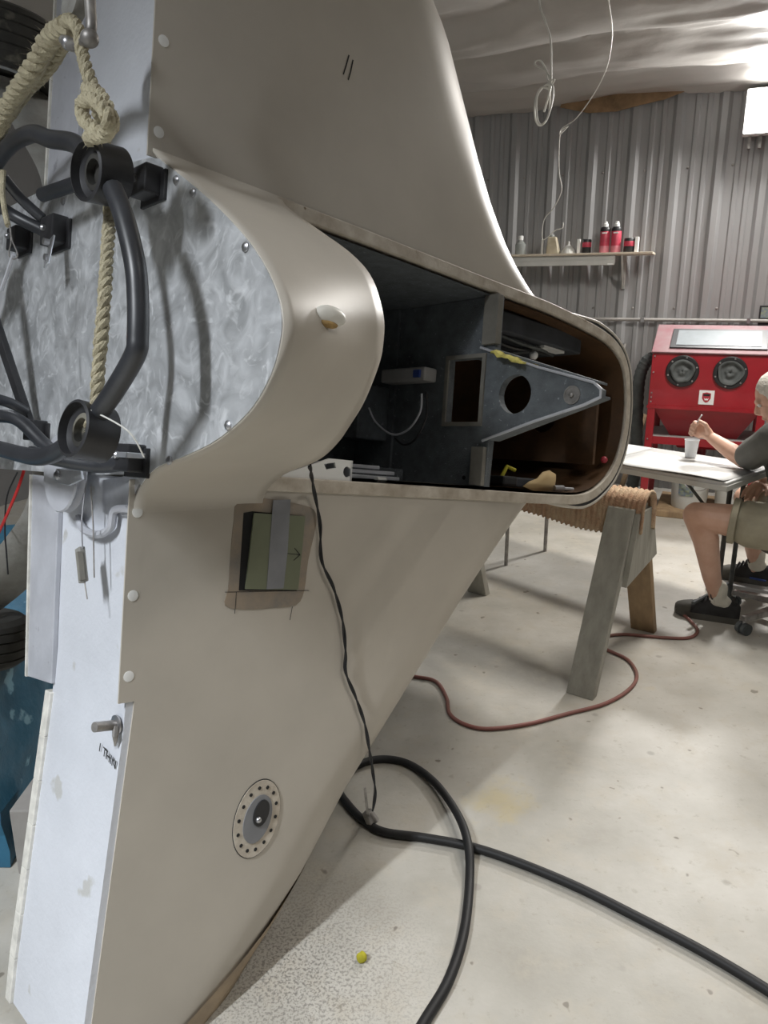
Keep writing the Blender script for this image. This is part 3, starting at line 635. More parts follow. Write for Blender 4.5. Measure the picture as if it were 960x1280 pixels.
# ---- fuel cap
fa, fl_ = acB(321,1023,0)[:2]
def FCE(ra, rl): return lambda x,y,z: W(fa+ra*x+.012*y, fl_+rl*y-.008*x, z)
fc = MB().prism(circ(0,0,1,40), FCE(.062,.086), 0, .0025).build('fuel_cap_ring','cream_dirty',AC,smooth=True,ang=.6)
fc['label'] = 'riveted oval fuel filler ring'
MB().prism(circ(0,0,1,40), FCE(.0635,.088), 0, .0012).build('ring_shadow_gap','ink',fc)
MB().prism(circ(0,0,1,32), FCE(.037,.053), .002, .0045).build('filler_cap','ducttape',fc,smooth=True,ang=.6)
MB().prism(circ(.12,.25,.55,24), FCE(.037,.053), .0045, .0075).build('cap_latch','black',fc,smooth=True,ang=.6)
MB().ell(FCE(.037,.053)(-.05,.0,.009),.007).build('cap_pin','steel',fc,smooth=True)
for i in range(14):
    t = 2*PI*i/14; MB().lathe(FCE(.050,.070)(math.cos(t),math.sin(t),.0024),AB,[(.0042,0),(.0042,.0012)],8).build('rivet','ink',fc)
ink([(436,69),(433,80),(429,93)],.003,AC,.0008,'scuff_mark'); ink([(441,75),(438,90),(435,100)],.003,AC,.0008,'scuff_mark')
# ---- belly fairing, gear legs, wheels
MB().box(lambda a,l,b: W(a,l,b),.30,.85,-.42,.44,-1.02,-.575).build('belly_fairing','cream',AC,bevel=.05,seg=4)
for sg,lw,bw in ((1,.74,-.80),(-1,-.79,-.93)):
    path = [(.10,sg*.25,-.50),(.10,sg*.40,-.58),(.06,sg*.54,lerp(-.66,bw,.25)),(.02,sg*.66,lerp(-.74,bw,.6)),(-.02,lw-sg*.06,bw)]
    sp_ = spline([V(p) for p in path],6); rows = []
    for i,p in enumerate(sp_):
        t = (sp_[min(i+1,len(sp_)-1)]-sp_[max(i-1,0)]); t.x = 0; t.normalize(); n_ = V((0,-t.z,t.y)); k = lerp(.115,.065,i/(len(sp_)-1)); th = lerp(.028,.02,i/(len(sp_)-1))
        rows.append([W(*(p+V((x*k,0,0))+n_*(y*th))) for x,y in ((-1,0),(-.7,.8),(0,1),(.7,.8),(1,0),(.7,-.8),(0,-1),(-.7,-.8))])
    m_ = MB().grid(rows,closed_v=True); n = len(rows); m_.f += [tuple(range(8)),tuple((n-1)*8+i for i in range(8))]
    m_.build('gear_leg','gearleg',AC,smooth=True,ang=1.0)
    wc = W(-.03,lw,bw); ax = AL*sg
    prof = [(.085,-.055),(.12,-.066),(.15,-.064),(.166,-.052),(.171,-.04),(.168,-.037),(.171,-.034),(.174,-.016),(.1705,-.013),(.174,-.010),(.174,.010),(.1705,.013),(.174,.016),(.171,.034),(.168,.037),(.171,.04),(.166,.052),(.15,.064),(.12,.066),(.085,.055)]
    ty = MB().lathe(wc,ax,prof,56).build('tyre','rubber',AC,smooth=True,ang=.5)
    MB().lathe(wc,ax,[(.03,-.05),(.06,-.05),(.075,-.058),(.088,-.058),(.086,-.045),(.086,.045),(.088,.058),(.075,.058),(.06,.05),(.03,.05)],32).build('wheel_rim','palegrey',ty,smooth=True,ang=.6)
    MB().lathe(wc,ax,[(.028,-.08),(.028,.06)],16).build('axle','dullsteel',ty,smooth=True)
    MB().lathe(wc-ax*.066,ax,[(.055,-.008),(.055,0)],24).build('brake_disc','dullsteel',ty,smooth=True)
# ================================================================== LOOSE THINGS IN THE COCKPIT
def LB(a,l,b): return W(a,l,b)
# a sheet-metal bracket lying by the arch
t = thing('metal_bracket','shiny bent sheet metal bracket with holes on the cockpit sill','bracket',W(.45,-.284,.0))
def BR(u,v): a,l,_ = acB(u,v,.0); return (a,l)
MB().plate([BR(*q) for q in ((337,601),(362,590),(398,578),(412,573),(441,576),(439,606),(400,604))],[[BR(*q) for q in ((405,580),(419,578),(420,585),(408,587))],[BR(434+5*math.cos(i*PI/6),590+7*math.sin(i*PI/6)) for i in range(12)]],lambda a,l,b: W(a,l,b),-.006,.0).build('web','white',t)
a0,l0 = BR(439,604); a1,l1 = BR(340,602)
MB().box(LB,a1,a0,-.290,-.283,-.09,.0).build('base_flange','alu',t,bevel=.001)
MB().box(LB,a0-.006,a0,-.286,BR(440,577)[1],-.09,.0).build('end_flange','alu',t,bevel=.001)
# stacked channel rails
t = thing('channel_rail','pair of long grey channel rails lying along the cockpit side','rail',W(.7,-.272,-.12))
for i,(l0,b0,a0,a1) in enumerate(((-.272,-.10,.57,.80),(-.258,-.14,.58,.82),(-.244,-.18,.57,.80))):
    MB().box(LB,a0,a1,l0,l0+.010,b0-.06,b0+.012).build('rail','flangegrey' if i else 'alu',t,bevel=.002)
tag(MB().tube([W(.66,-.272,-.035),W(.70,-.272,-.045)],.007,10).build('earplug','white',smooth=True),'tiny white foam earplug lying beside the channel rails','earplug')
# intercom box on the bulkhead with two cables
t = thing('intercom_box','small grey box with curled cables on the rear cockpit bulkhead','electronics',W(1.0,.04,-.3))
p_ = [V(acA(u,v,1.0)) for u,v in ((480,492),(535,488))]
MB().box(LB,.98,1.036,.03,.072,p_[0].z,p_[1].z).build('case','shelfgrey',t,bevel=.006)
MB().box(LB,.972,.982,.040,.062,p_[1].z-.04,p_[1].z-.015).build('plug','blue',t)
MB().tube(spline([W(.885,*acA(u,v,.885)[1:]) for u,v in ((527,492),(525,515),(510,537),(490,543),(470,528),(461,510))],8),.003,8).build('pale_cable','flangegrey',t,smooth=True)
MB().tube(spline([W(.90,*acA(u,v,.90)[1:]) for u,v in ((533,490),(533,520),(520,548),(505,556),(494,548))],8),.003,8).build('dark_cable','black',t,smooth=True)
# yellow rag on the brace edge
rg = MB(); rows = []
for i in range(9):
    x = i/8; row = []
    for j in range(5):
        y = j/4; a,l,b = 1.00+.10*y, .092-.034*x, .035+.10*x
        row.append(W(a,l+.012+.010*noise.noise(V((x*6,y*5,0)))+.006*math.sin(PI*y),b))
    rows.append(row)
ob = rg.grid(rows).build('yellow_rag','yellowrag',smooth=True,ang=3); ob.modifiers.new('s','SOLIDIFY').thickness = .006
tag(ob,'crumpled yellow rag lying on the triangular brace','rag')
# tan card
a0,l0,_ = acB(690,598,-.03)
cd = MB(); rows = []
crd = [[(654,608),(668,614),(692,613)],[(662,602),(677,604),(694,606)],[(672,598),(682,598),(695,599)],[(679,590),(687,588),(695,593)]]
for r in crd: rows.append([W(acB(u,v,-.05)[0],acB(u,v,-.05)[1],-.05) for u,v in r])
ob = cd.grid(rows).build('cardboard_sheet','tanpaper',smooth=True,ang=3); so = ob.modifiers.new('s','SOLIDIFY'); so.thickness = .003
tag(ob,'curled tan cardboard scrap standing in the front cockpit','cardboard')
t = thing('ratchet_wrench','chrome ratchet wrench lying at the front cockpit sill','tool',W(1.5,-.262,-.06))
q1,q2,q3 = [W(acB(u,v,-.05)[0],-.262,-.05) for u,v in ((692,608),(703,607),(716,606))]
MB().tube([q1,q2],[.010,.012],12).build('drive_head','steel',t,smooth=True)
MB().tube([q2,q3],[.006,.007],10).build('handle','alu',t,smooth=True)
t = thing('power_tool','black and yellow hand tool standing in the front cockpit','tool',W(1.17,-.262,-.06))
pa = V(acB(630,600,-.06)); 
MB().box(LB,pa.x-.03,pa.x+.045,-.265,-.235,-.11,-.04).build('base','black',t,bevel=.006)
MB().tube([W(pa.x-.015,-.24,-.06),W(pa.x+.01,-.205,-.06),W(pa.x+.04,-.215,-.05)],.006,8).build('handle','yellow',t,smooth=True)
# ================================================================== ROPE, HOOK, WIRES
def twist(name, path, r, turns_per_m, m, parent, n=3):
    path = [V(p) for p in path]; L_ = [0]
    for i in range(1,len(path)): L_.append(L_[-1]+(path[i]-path[i-1]).length)
    out = []; pn = None; fr_ = []
    for i in range(len(path)):
        t = (path[min(i+1,len(path)-1)]-path[max(i-1,0)]).normalized()
        pn = t.orthogonal().normalized() if pn is None else (pn-t*pn.dot(t)).normalized()
        fr_.append((pn.copy(), t.cross(pn)))
    mb = MB(); wob = [1+.13*noise.noise(path[i]*38) for i in range(len(path))] if m == 'rope' else [1]*len(path)
    for s in range(n):
        q = [path[i]+(fr_[i][0]*math.cos(2*PI*(s/n+L_[i]*turns_per_m))+fr_[i][1]*math.sin(2*PI*(s/n+L_[i]*turns_per_m)))*r*.52*wob[i] for i in range(len(path))]
        mb.tube(q, [r*.58*k_ for k_ in wob], 7)
    o = mb.build(name, m, parent, smooth=True)
    if m == 'rope':                                        # loose fibres standing off the strands
        fz = MB()
        for i in range(len(path)*5):
            p = path[i//5]; d = V((random.uniform(-1,1),random.uniform(-1,1),random.uniform(-1,1))).normalized()
            a = p+d*r*.85; e = d.orthogonal().normalized()*.0004; tip = p+d*r*random.uniform(1.15,1.6)+V((random.uniform(-1,1),random.uniform(-1,1),random.uniform(-1,1)))*r*.5
            fz.add([a-e,a+e,a+e.cross(d),tip],[(0,1,3),(1,2,3),(2,0,3)])
        fz.build('loose_fibres','rope',o,kind='stuff')
    return o
def adaptive(pts, step):
    sp_ = spline(pts, 40); out = [sp_[0]]
    for p in sp_[1:]:
        if (p-out[-1]).length >= step: out.append(p)
    out.append(sp_[-1]); return out
def RP(u,v,a): return W(*acA(u,v,a))
rt = thing('hoist_rope','thick frayed tan rope tied through the black engine mount cups','rope',RP(122,505,-.15))
twist('rope_sling',adaptive([RP(85,32,-.185),RP(62,50,-.18),RP(40,88,-.18),RP(18,120,-.18),RP(2,150,-.175),RP(-18,190,-.172),W(-.175,.26,-.56),W(-.165,.205,-.60),W(-.12,.15,-.605)],.006),.017,16,'rope',rt)
twist('rope_sling',adaptive([RP(88,44,-.165),RP(76,62,-.15),RP(58,90,-.15),RP(36,112,-.15),RP(15,140,-.15),RP(-8,178,-.15),W(-.15,.25,-.575),W(-.13,.19,-.60)],.006),.011,18,'rope',rt)
twist('rope_fall',adaptive([RP(72,34,-.185),RP(88,26,-.19),RP(99,40,-.19),RP(104,72,-.185),RP(114,105,-.18),RP(120,130,-.165),RP(128,165,-.13),RP(136,210,-.105),RP(138,255,-.11),RP(135,300,-.135),RP(130,380,-.155),RP(124,450,-.155),RP(119,512,-.155),RP(112,535,-.155)],.006),.0105,20,'rope',rt)
kn = adaptive([RP(108,112,-.20),RP(122,116,-.21),RP(136,140,-.205),RP(140,158,-.19),RP(124,166,-.195),RP(106,150,-.20),RP(103,130,-.20),RP(118,124,-.215),RP(134,146,-.215),RP(132,168,-.20),RP(112,172,-.19),RP(122,182,-.14)],.006)
twist('knot',kn,.0105,20,'rope',rt)
hk = thing('hoist_hook','grey steel lifting hook holding the tan rope above the mount','hook',RP(100,45,-.18))
MB().tube(spline([RP(110,-70,-.19),RP(112,-20,-.19),RP(113,10,-.19),RP(114,35,-.19),RP(108,50,-.188),RP(96,58,-.186),RP(86,56,-.186),RP(80,50,-.186)],8),.0085,12).build('hook_bend','dullsteel',hk,smooth=True)
MB().ell(RP(112,48,-.192),.014).build('hook_eye','dullsteel',hk,smooth=True)
MB().ell(RP(85,54,-.187),.011).build('hook_tip','steel',hk,smooth=True)
MB().lathe(RP(94,2,-.17),-AA,[(.002,-.01),(.032,-.01),(.034,0),(.032,.01),(.002,.01)],28).build('sheave','gearleg',hk,smooth=True)
chz = RP(110,-70,-.19); MB().tube([chz, V((chz.x,chz.y,ceil_z((chz-WP).dot(WN))+.02))],.006,8).build('lifting_cable','dullsteel',hk,smooth=True)
# pale tubing and snap clip hanging on the mount
t = thing('snap_clip_cord','short pale cord with a wire snap clip hanging on the mount','cord',RP(12,345,-.17))
MB().tube(spline([RP(4,213,-.172),RP(3,240,-.172),RP(6,265,-.172),RP(10,282,-.172)],6),.0055,8).build('cord','rope',t,smooth=True)
MB().tube(spline([RP(12,282,-.172),RP(14,300,-.172),RP(11,318,-.172),RP(17,324,-.172),RP(22,318,-.172),RP(15,300,-.172),RP(13,285,-.172)],5),.0014,6).build('clip_wire','dullsteel',t,smooth=True)
MB().tube([RP(17,318,-.172),RP(8,345,-.17),RP(2,362,-.168)],.004,8).build('clip_rod','flangegrey',t,smooth=True)
# red lead hanging from the firewall
t = thing('red_lead','thin red and black leads hanging below the firewall edge','wire',W(*acA(2,670,-.02)))
MB().tube(spline([RP(30,588,-.03),RP(22,612,-.04),RP(8,645,-.05),RP(-8,680,-.05)],6),.0035,8).build('red_wire','redwire',t,smooth=True)
MB().tube(spline([RP(22,590,-.02),RP(9,620,-.03),RP(6,660,-.03),RP(8,690,-.03),RP(10,718,-.03)],6),.002,6).build('black_wire','black',t,smooth=True)
# twin wire from the arch to the floor cable
lw = [W(*acB(387,582,.12))] + [W(*acB(u,v,.012)) for u,v in ((391,605),(400,655),(402,700),(417,735),(428,775),(432,815),(432,840),(444,870),(456,905),(462,940))] + [dep(466,965,1.97),dep(469,990,1.98),dep(466,1013,2.0)]
lw[1] = W(*acB(391,605,.03))
tw = twist('twin_wire',adaptive(lw,.008),.0042,7,'blackcable',None,2)
tag(tw,'thin twisted black twin wire hanging down from the cream arch to the floor','wire')
g1 = gnd(461,1026,.018)
t = thing('spring_clamp','small grey clamp gripping the thick black cable on the floor','clamp',gnd(461,1026))
MB().tube([dep(456,985,1.99),dep(459,1012,2.0),g1+V((0,0,.02))],.0035,8).build('lead','dullsteel',t,smooth=True)
MB().beam(g1+V((-.006,.0,.035)),g1+V((.01,-.01,-.002)),.03,.02).build('jaw','dullsteel',t,bevel=.004)
MB().beam(g1+V((.0,.0,.03)),g1+V((.022,-.005,.0)),.018,.022).build('jaw','boxgrey',t,bevel=.004)
# thick black cable looped on the floor
R_ = .0125
cb = [gnd(500,1330,R_),gnd(530,1278,R_),gnd(561,1225,R_),gnd(580,1165,R_),gnd(587,1100,R_),gnd(585,1055,.035),gnd(572,1018,.03),gnd(545,980,.02),gnd(515,957,R_),gnd(487,949,R_),gnd(458,952,R_),gnd(430,968,R_),gnd(424,988,R_),gnd(437,1008,R_),gnd(455,1026,R_),gnd(480,1040,R_),gnd(530,1047,R_),gnd(583,1057,R_),gnd(640,1075,R_),gnd(720,1108,R_),gnd(800,1148,R_),gnd(880,1190,R_),gnd(960,1238,R_),gnd(1060,1305,R_)]
tag(MB().tube(spline(cb,8),R_,12).build('black_cable','blackcable',smooth=True),'thick black cable lying in a loop on the concrete floor','cable')
R2 = .0075
rh = [V((-1.3,3.3,R2)),V((-.75,3.05,R2)),V((-.3,2.9,R2)),gnd(480,842,R2),gnd(520,846,R2),gnd(545,852,R2),gnd(558,872,R2),gnd(562,892,R2),gnd(580,905,R2),gnd(610,911,R2),gnd(660,905,R2),gnd(710,892,R2),gnd(755,880,R2),gnd(785,863,R2),gnd(796,845,R2),gnd(786,826,R2),gnd(765,815,R2),gnd(745,806,R2),gnd(752,797,R2),gnd(780,793,R2),gnd(830,797,R2),gnd(862,797,R2),gnd(872,788,R2),gnd(862,775,R2),gnd(850,765,R2)]
tag(MB().tube(spline(rh,8),R2,10).build('air_hose','redhose',smooth=True),'thin dull red air hose snaking under the sawhorse','hose')
g = gnd(452,1202); yb = MB(); yb.ell(g+V((0,0,.012)),.0125,.011,.013,n=18,m=12); 
for p in yb.v: p += (p-g).normalized()*.004*noise.noise(p*150)
tag(yb.build('yellow_lump','yellow',smooth=True,ang=3),'small crumpled yellow lump on the speckled floor','debris')
# ================================================================== SAWHORSE AND RUG
HA = V((1.03,2.99,0)); HD = V((-.81,.586,0)).normalized(); HC = V((HD.y,-HD.x,0)); HZ = .70
if HC.y < 0: HC = -HC
sh = thing('sawhorse','weathered grey wooden sawhorse carrying the aircraft nose','sawhorse',HA+HD*.45)
def HF(x,y,z): return HA+HD*x+HC*y+V((0,0,z))
MB().box(HF,-.02,1.0,-.045,.045,HZ-.09,HZ).build('top_beam','wood_grey',sh,bevel=.004)
def leg(x,y0,y1,w_,m):
    f = lambda q,t,z: HF(x+q, lerp(y0,y1,(HZ-.005-z)/(HZ-.005))+t, z)
    mb = MB().hexa([f(-w_,-.022,0),f(w_,-.022,0),f(w_,.022,0),f(-w_,.022,0),f(-w_,-.022,HZ-.005),f(w_,-.022,HZ-.005),f(w_,.022,HZ-.005),f(-w_,.022,HZ-.005)])
    return mb.build('leg',m,sh,bevel=.003)
leg(.045,-.065,-.375,.055,'wood_grey'); leg(.045,.065,.385,.055,'wood_raw'); leg(.90,-.065,-.36,.055,'wood_grey'); leg(.90,.065,.34,.055,'wood_grey')
for x in (-.022,.972):
    MB().prism([(-.085,HZ-.02),(.085,HZ-.02),(.20,HZ-.26),(-.175,HZ-.30)],lambda y,z,q: HF(x+q,y,z),-.01,.012).build('gusset','wood_grey',sh,bevel=.002)
# rug folded over the beam: ribbed, hanging on the near side
rows = []; prof = [(-.085,-.115),(-.083,-.09),(-.080,-.06),(-.076,-.01),(-.062,.022),(-.03,.040),(0,.044),(.03,.040),(.062,.022),(.076,-.01),(.080,-.06),(.084,-.13)]
NX = 150
PF = spline([V((0,y,z)) for y,z in prof],4); rows = []
for i in range(NX+1):
    x = lerp(-.045,.86,i/NX); row = []
    for j,p in enumerate(PF):
        n_ = V((p.y,p.z+.05)).normalized(); hang = max(0,-p.z-.05)
        rib = .006*math.sin(x*2*PI/.022)+.003*noise.noise(V((x*40,j*.9,0)))
        zz = p.z*(1.0 if p.z > -.05 else (1+.12*math.sin(x*9))) if p.y < 0 else p.z
        k = 1.0 if x > .05 else 1.0
        row.append(HF(x, p.y+n_.x*rib-(hang*.15*math.sin(x*11)), HZ+.012+zz+n_.y*rib))
    rows.append(row)
rug = MB().grid(rows).build('folded_rug','carpet',smooth=True,ang=3); so = rug.modifiers.new('s','SOLIDIFY'); so.thickness = .014; so.offset = -1
tag(rug,'ribbed tan and rust rug folded over the sawhorse beam','rug')
# ================================================================== TABLE
TD = V((.68,-.735,0)).normalized(); TC = V((.735,.68,0)); TF = V((1.50,3.27,0)); TZ = .72
def TT(x,y,z): return TF-TD*x+TC*y+V((0,0,z))       # x from the right end, y away from the near edge
tb = thing('folding_table','white topped folding table with thin dark metal legs','table',TT(.65,.25,0))
MB().box(TT,0,1.36,0,.52,TZ-.018,TZ).build('table_top','tabletop',tb,bevel=.004)
MB().box(TT,-.004,1.364,-.006,.526,TZ-.04,TZ-.014).build('rim','shelfmetal',tb,bevel=.003)
for x in (.12,1.24):
    for y in ((.33,.48) if x < 1 else (.07,.45)): MB().tube([TT(x,y,0),TT(x,y,TZ-.03)],.0115,10).build('leg','dullsteel' if x>1 else 'glovegrey',tb,smooth=True)
    MB().tube([TT(x,.07,.10 if x<1 else .60),TT(x,.45,.10 if x<1 else .60)],.009,8).build('leg_bar','glovegrey',tb,smooth=True)
    MB().tube([TT(x,.26,.45 if x<1 else .60),TT(x+(.25 if x<1 else -.25),.26,TZ-.03)],.008,8).build('brace','glovegrey',tb,smooth=True)
def sheet(name,label,x0,x1,y0,y1,z,curl,cat='paper'):
    rows = []
    for i in range(9):
        row = []
        for j in range(7):
            x = lerp(x0,x1,i/8); y = lerp(y0,y1,j/6); row.append(TT(x,y,z+curl*max(0,(.25-j/6))**1.5*2*(1+.5*math.sin(i*.8))+.001))
        rows.append(row)
    o = MB().grid(rows).build(name,'paper',smooth=True,ang=3); s_ = o.modifiers.new('s','SOLIDIFY'); s_.thickness = .0012; s_.offset = 1
    return tag(o,label,cat)
sheet('paper_sheet','large white paper sheet covering the far half of the folding table',.62,1.33,.01,.50,TZ,.0)
sheet('paper_sheet','white paper sheet with a curled edge under the elbow on the table',.015,.60,-.012,.40,TZ+.001,.03)
gc = onp(863,571,V((0,0,TZ+.005)),V((0,0,1)))
MB_ = MB().lathe(gc,(0,0,1),[(.024,0),(.026,.002),(.035,.085),(.037,.088),(.035,.088),(.034,.082),(.024,.006)],24); tag(MB_.build('plastic_cup','cup',smooth=True),'small translucent white plastic cup on the paper covered table','cup')
# ================================================================== BLAST CABINET
OF = .95
def cs(u,v,o=OF): return wcoord(onwall(u,v,o))
sL = cs(813,470)[0]; sC = cs(883,497)[0]; sR = 2*sC-sL
zT = cs(883,443)[2]; zM = cs(883,511)[2]; zB = cs(883,550)[2]; zTop = cs(890,408,.55)[2]
bc = thing('blast_cabinet','red sandblasting cabinet with two black glove ports and sloped window','cabinet',WL(sC,.6,0))
# cabinet body: side profile extruded along s
prof = [(OF,zM),(OF,zT),(.60,zTop),(.35,zTop),(.35,zM)]
pc = cs(853,464); pc2 = cs(913,466); pr_ = abs(cs(853,464)[2]-cs(853,444)[2])
MB().prism(prof,lambda o,z,s: WL(s,o-.006,z),sL,sR).build('body','cabred',bc,bevel=.004)
# dusty sloped lid and window
nL = V((OF-.60,0,zTop-zT)); 
def LID(s,t,h): # t 0..1 from the front edge up the slope
    n_ = V((zTop-zT,OF-.60)).normalized(); return WL(s, OF-(OF-.60)*t+n_.x*h, zT+(zTop-zT)*t+n_.y*h)
MB().box(LID,sL-.006,sR+.006,-.01,1.0,0.0,.012).build('lid','cabdust',bc,bevel=.003)
ww = sR-sL
MB().box(LID,sL+ww*.14,sR-ww*.05,.12,.80,.012,.022).build('window_frame','black',bc,bevel=.002)
MB().box(LID,sL+ww*.19,sR-ww*.10,.20,.73,.022,.025).build('window_pane','cabglass',bc)
MB().box(WL,sL-.006,sR+.006,OF-.012,OF+.004,zM-.014,zM+.006).build('seam_flange','cabred',bc)
# hopper
hb = .16; hm = MB().hexa([WL(sC-hb,.55,zB-.10),WL(sC+hb,.55,zB-.10),WL(sC+hb,.75,zB-.10),WL(sC-hb,.75,zB-.10),WL(sL+.03,.37,zM),WL(sR-.03,.37,zM),WL(sR-.03,OF-.008,zM),WL(sL+.03,OF-.008,zM)])
hm.build('hopper','cabred',bc)
# legs, shelf
for s_ in (sL,sR-.05):
    for o_ in (.37,OF-.05):
        MB().box(WL,s_,s_+.05,o_,o_+.05,0,zM+.02).build('leg','cabred',bc,bevel=.003)
MB().box(WL,sL+.02,sR-.02,.39,OF-.02,zB-.02,zB-.005).build('shelf','shelfgrey',bc)
MB().box(WL,sL+.02,sR-.02,OF-.02,OF-.005,zB-.05,zB-.0).build('shelf_edge','cabred',bc)
for k,p in enumerate((pc,pc2)):
    c0 = WL(p[0],OF-.006,p[2])
    rgp = MB().lathe(c0,WN,[(pr_,0),(pr_,.012),(pr_*.95,.016),(pr_*.78,.016),(pr_*.74,.004),(pr_*.3,.002)],36).build('glove_port','black',bc,smooth=True,ang=.5)
    gm_ = MB(); rows = []
    for i in range(9):
        rr_ = pr_*.76*(1-i/8*.95); row = []
        for j in range(28):
            th = 2*PI*j/28; d_ = .012+.012*math.sin(i*1.1+(.8 if k else 0))+.008*noise.noise(V((math.cos(th)*2,math.sin(th)*2,i*.5+k*7)))
            row.append(c0+WD*(math.cos(th)*rr_*(1+.1*math.sin(3*th+k)))+V((0,0,math.sin(th)*rr_))+WN*max(.003,d_*(1-.3*i/8)))
        rows.append(row)
    gm_.grid(rows,closed_v=True).build('glove','glovegrey',rgp,smooth=True,ang=3)
    for j in range(6):
        th = 2*PI*j/6+.3; MB().lathe(c0+WD*math.cos(th)*pr_*.88+V((0,0,math.sin(th)*pr_*.88))+WN*.014,WN,[(.007,0),(.005,.004)],8).build('port_bolt','steel',rgp)
for z in (zT-.02,(zT+zM)/2+.05,zM+.09,zM+.06,zM+.03,zB-.02): MB().lathe(WL(sL+.018,OF,z),WN,[(.006,0),(.004,.004)],8).build('rivet','steel',bc)
bd = cs(883,497); h_ = .047
bg = MB().box(WL,bd[0]-h_,bd[0]+h_,OF-.006,OF-.002,bd[2]-h_,bd[2]+h_).build('badge','badge',bc)
shp = [(-.026,.028),(0,.034),(.026,.028),(.027,-.005),(.014,-.026),(0,-.034),(-.014,-.026),(-.027,-.005)]
MB().prism(shp,lambda x,z,y: WL(bd[0]+x,OF-.002+y,bd[2]+z),0,.002).build('badge_shield','badgered',bg)
MB().box(WL,bd[0]-.020,bd[0]+.020,OF,OF+.001,bd[2]+.010,bd[2]+.024).build('badge_band','ink',bg)
MB().prism([(-.016,-.002),(-.006,-.010),(0,-.004),(.006,-.010),(.016,-.002),(.008,-.020),(0,-.016),(-.008,-.020)],lambda x,z,y: WL(bd[0]+x,OF+y,bd[2]+z),0,.001).build('badge_mark','badge',bg)
MB().tube([WL(sC,.65,zB-.10),WL(sC,.65,zB-.2)],.03,12).build('hopper_outlet','cabred',bc,smooth=True)
# black vacuum hose behind the cabinet
hp = [onwall(816,447,.60),onwall(808,452,.62),onwall(800,470,.62),onwall(797,500,.62),onwall(796,540,.62),onwall(795,580,.60),onwall(790,610,.6)]
hp[-1] = V((hp[-1].x,hp[-1].y,max(.06,hp[-1].z)))
hs = spline(hp,10); vh = MB().tube(hs,[.042+.003*math.sin(i*2.2) for i in range(len(hs))],14).build('vacuum_hose','glovegrey',smooth=True)
tag(vh,'fat black ribbed vacuum hose curving down beside the red cabinet','hose')
# things leaning or standing by the wall behind the nose
fr0 = WL(wcoord(gnd(790,640))[0],.55,0)
b0 = onwall(803,505,.25); 
tag(MB().beam(WL(sL-.20,.42,0.01),onwall(806,520,.08),.035,.09,up=WN).build('leaning_plank','wood_raw',bevel=.003),'brown wooden plank leaning against the wall left of the cabinet','plank')
tag(MB().tube([WL(sL-.36,.30,0),onwall(781,430,.05)],.02,10).build('leaning_pipe','dullsteel',smooth=True),'grey pipe leaning on the ribbed wall behind the aircraft nose','pipe')
tag(MB().box(WL,sL-.62,sL-.42,.06,.22,0,.80).build('grey_locker','glovegrey',bevel=.006),'dark grey upright box against the wall beside the vacuum hose','box')
# buckets on a plank
pk = wcoord(gnd(850,640)); 
tag(MB().box(WL,pk[0]-.16,pk[0]+.75,.30,.46+.45,0.0,.045).build('floor_plank','wood_raw',bevel=.004),'low brown wooden board on the floor under the buckets','plank')
for (u,lab,lbl) in ((862,'white plastic bucket with a printed label under the cabinet',True),(918,'plain white plastic bucket standing nearest the cabinet outlet',False)):
    q = wcoord(onwall(u,615,.70)); c0 = WL(q[0],.70,.045)
    bk_ = thing('plastic_bucket',lab,'bucket',c0,'buckets below the cabinet')
    MB().lathe(c0,(0,0,1),[(.115,0),(.118,.01),(.138,.33),(.146,.335),(.146,.36),(.138,.36),(.134,.33),(.11,.02)],28).build('pail','bucket',bk_,smooth=True,ang=.5)
    MB().tube(spline([c0+V((-.145,0,.33)),c0+V((-.10,-.11,.20)),c0+V((0,-.15,.15)),c0+V((.10,-.11,.20)),c0+V((.145,0,.33))],6),.003,6).build('handle','dullsteel',bk_,smooth=True)
    if lbl:
        rows = [[c0+V((math.sin(th),-math.cos(th),0))*(.118+.02*z/.33+.0025)+V((0,0,z)) for th in [lerp(-1.0,-.2,i/8) for i in range(9)]] for z in (.10,.26)]
        MB().grid(rows).build('label_print','labelgreen',bk_,smooth=True)
# small dark notice on the wall by the frame's edge
q0 = wcoord(onwall(950,382,.03)); q1 = wcoord(onwall(962,408,.03))
t = thing('wall_notice','small dark framed notice hanging on the wall above the cabinet','sign',WL(q0[0],.04,q1[2]))
MB().box(WL,q0[0],q0[0]+.12,.034,.044,q1[2],q0[2]).build('frame','black',t); MB().box(WL,q0[0]+.012,q0[0]+.108,.044,.046,q1[2]+.06,q0[2]-.012).build('print','labelgreen',t)
# ================================================================== SHELF
so_ = .26; z_s = wcoord(onwall(740,316,so_))[2]
s_a = wcoord(onwall(640,320,so_))[0]-.25; s_b = wcoord(onwall(816,314,so_))[0]
sf = thing('wall_shelf','narrow wooden wall shelf on a metal bracket holding bottles','shelf',WL((s_a+s_b)/2,.1,z_s-.3))
MB().box(WL,s_a,s_b,.036,so_,z_s-.016,z_s).build('board','shelfwood',sf,bevel=.002)
s_c = wcoord(onwall(768,325,so_))[0]
MB().box(WL,s_a,s_c,so_-.05,so_-.02,z_s-.075,z_s-.016).build('apron','shelfmetal',sf,bevel=.002)
MB().box(WL,s_a,s_c,so_-.02,so_-.01,z_s-.090,z_s-.055).build('apron_lip','shelfmetal',sf,bevel=.002)
MB().box(WL,s_c-.05,s_c-.012,so_-.010,so_-.008,z_s-.088,z_s-.078).build('paper_tag','white',sf)
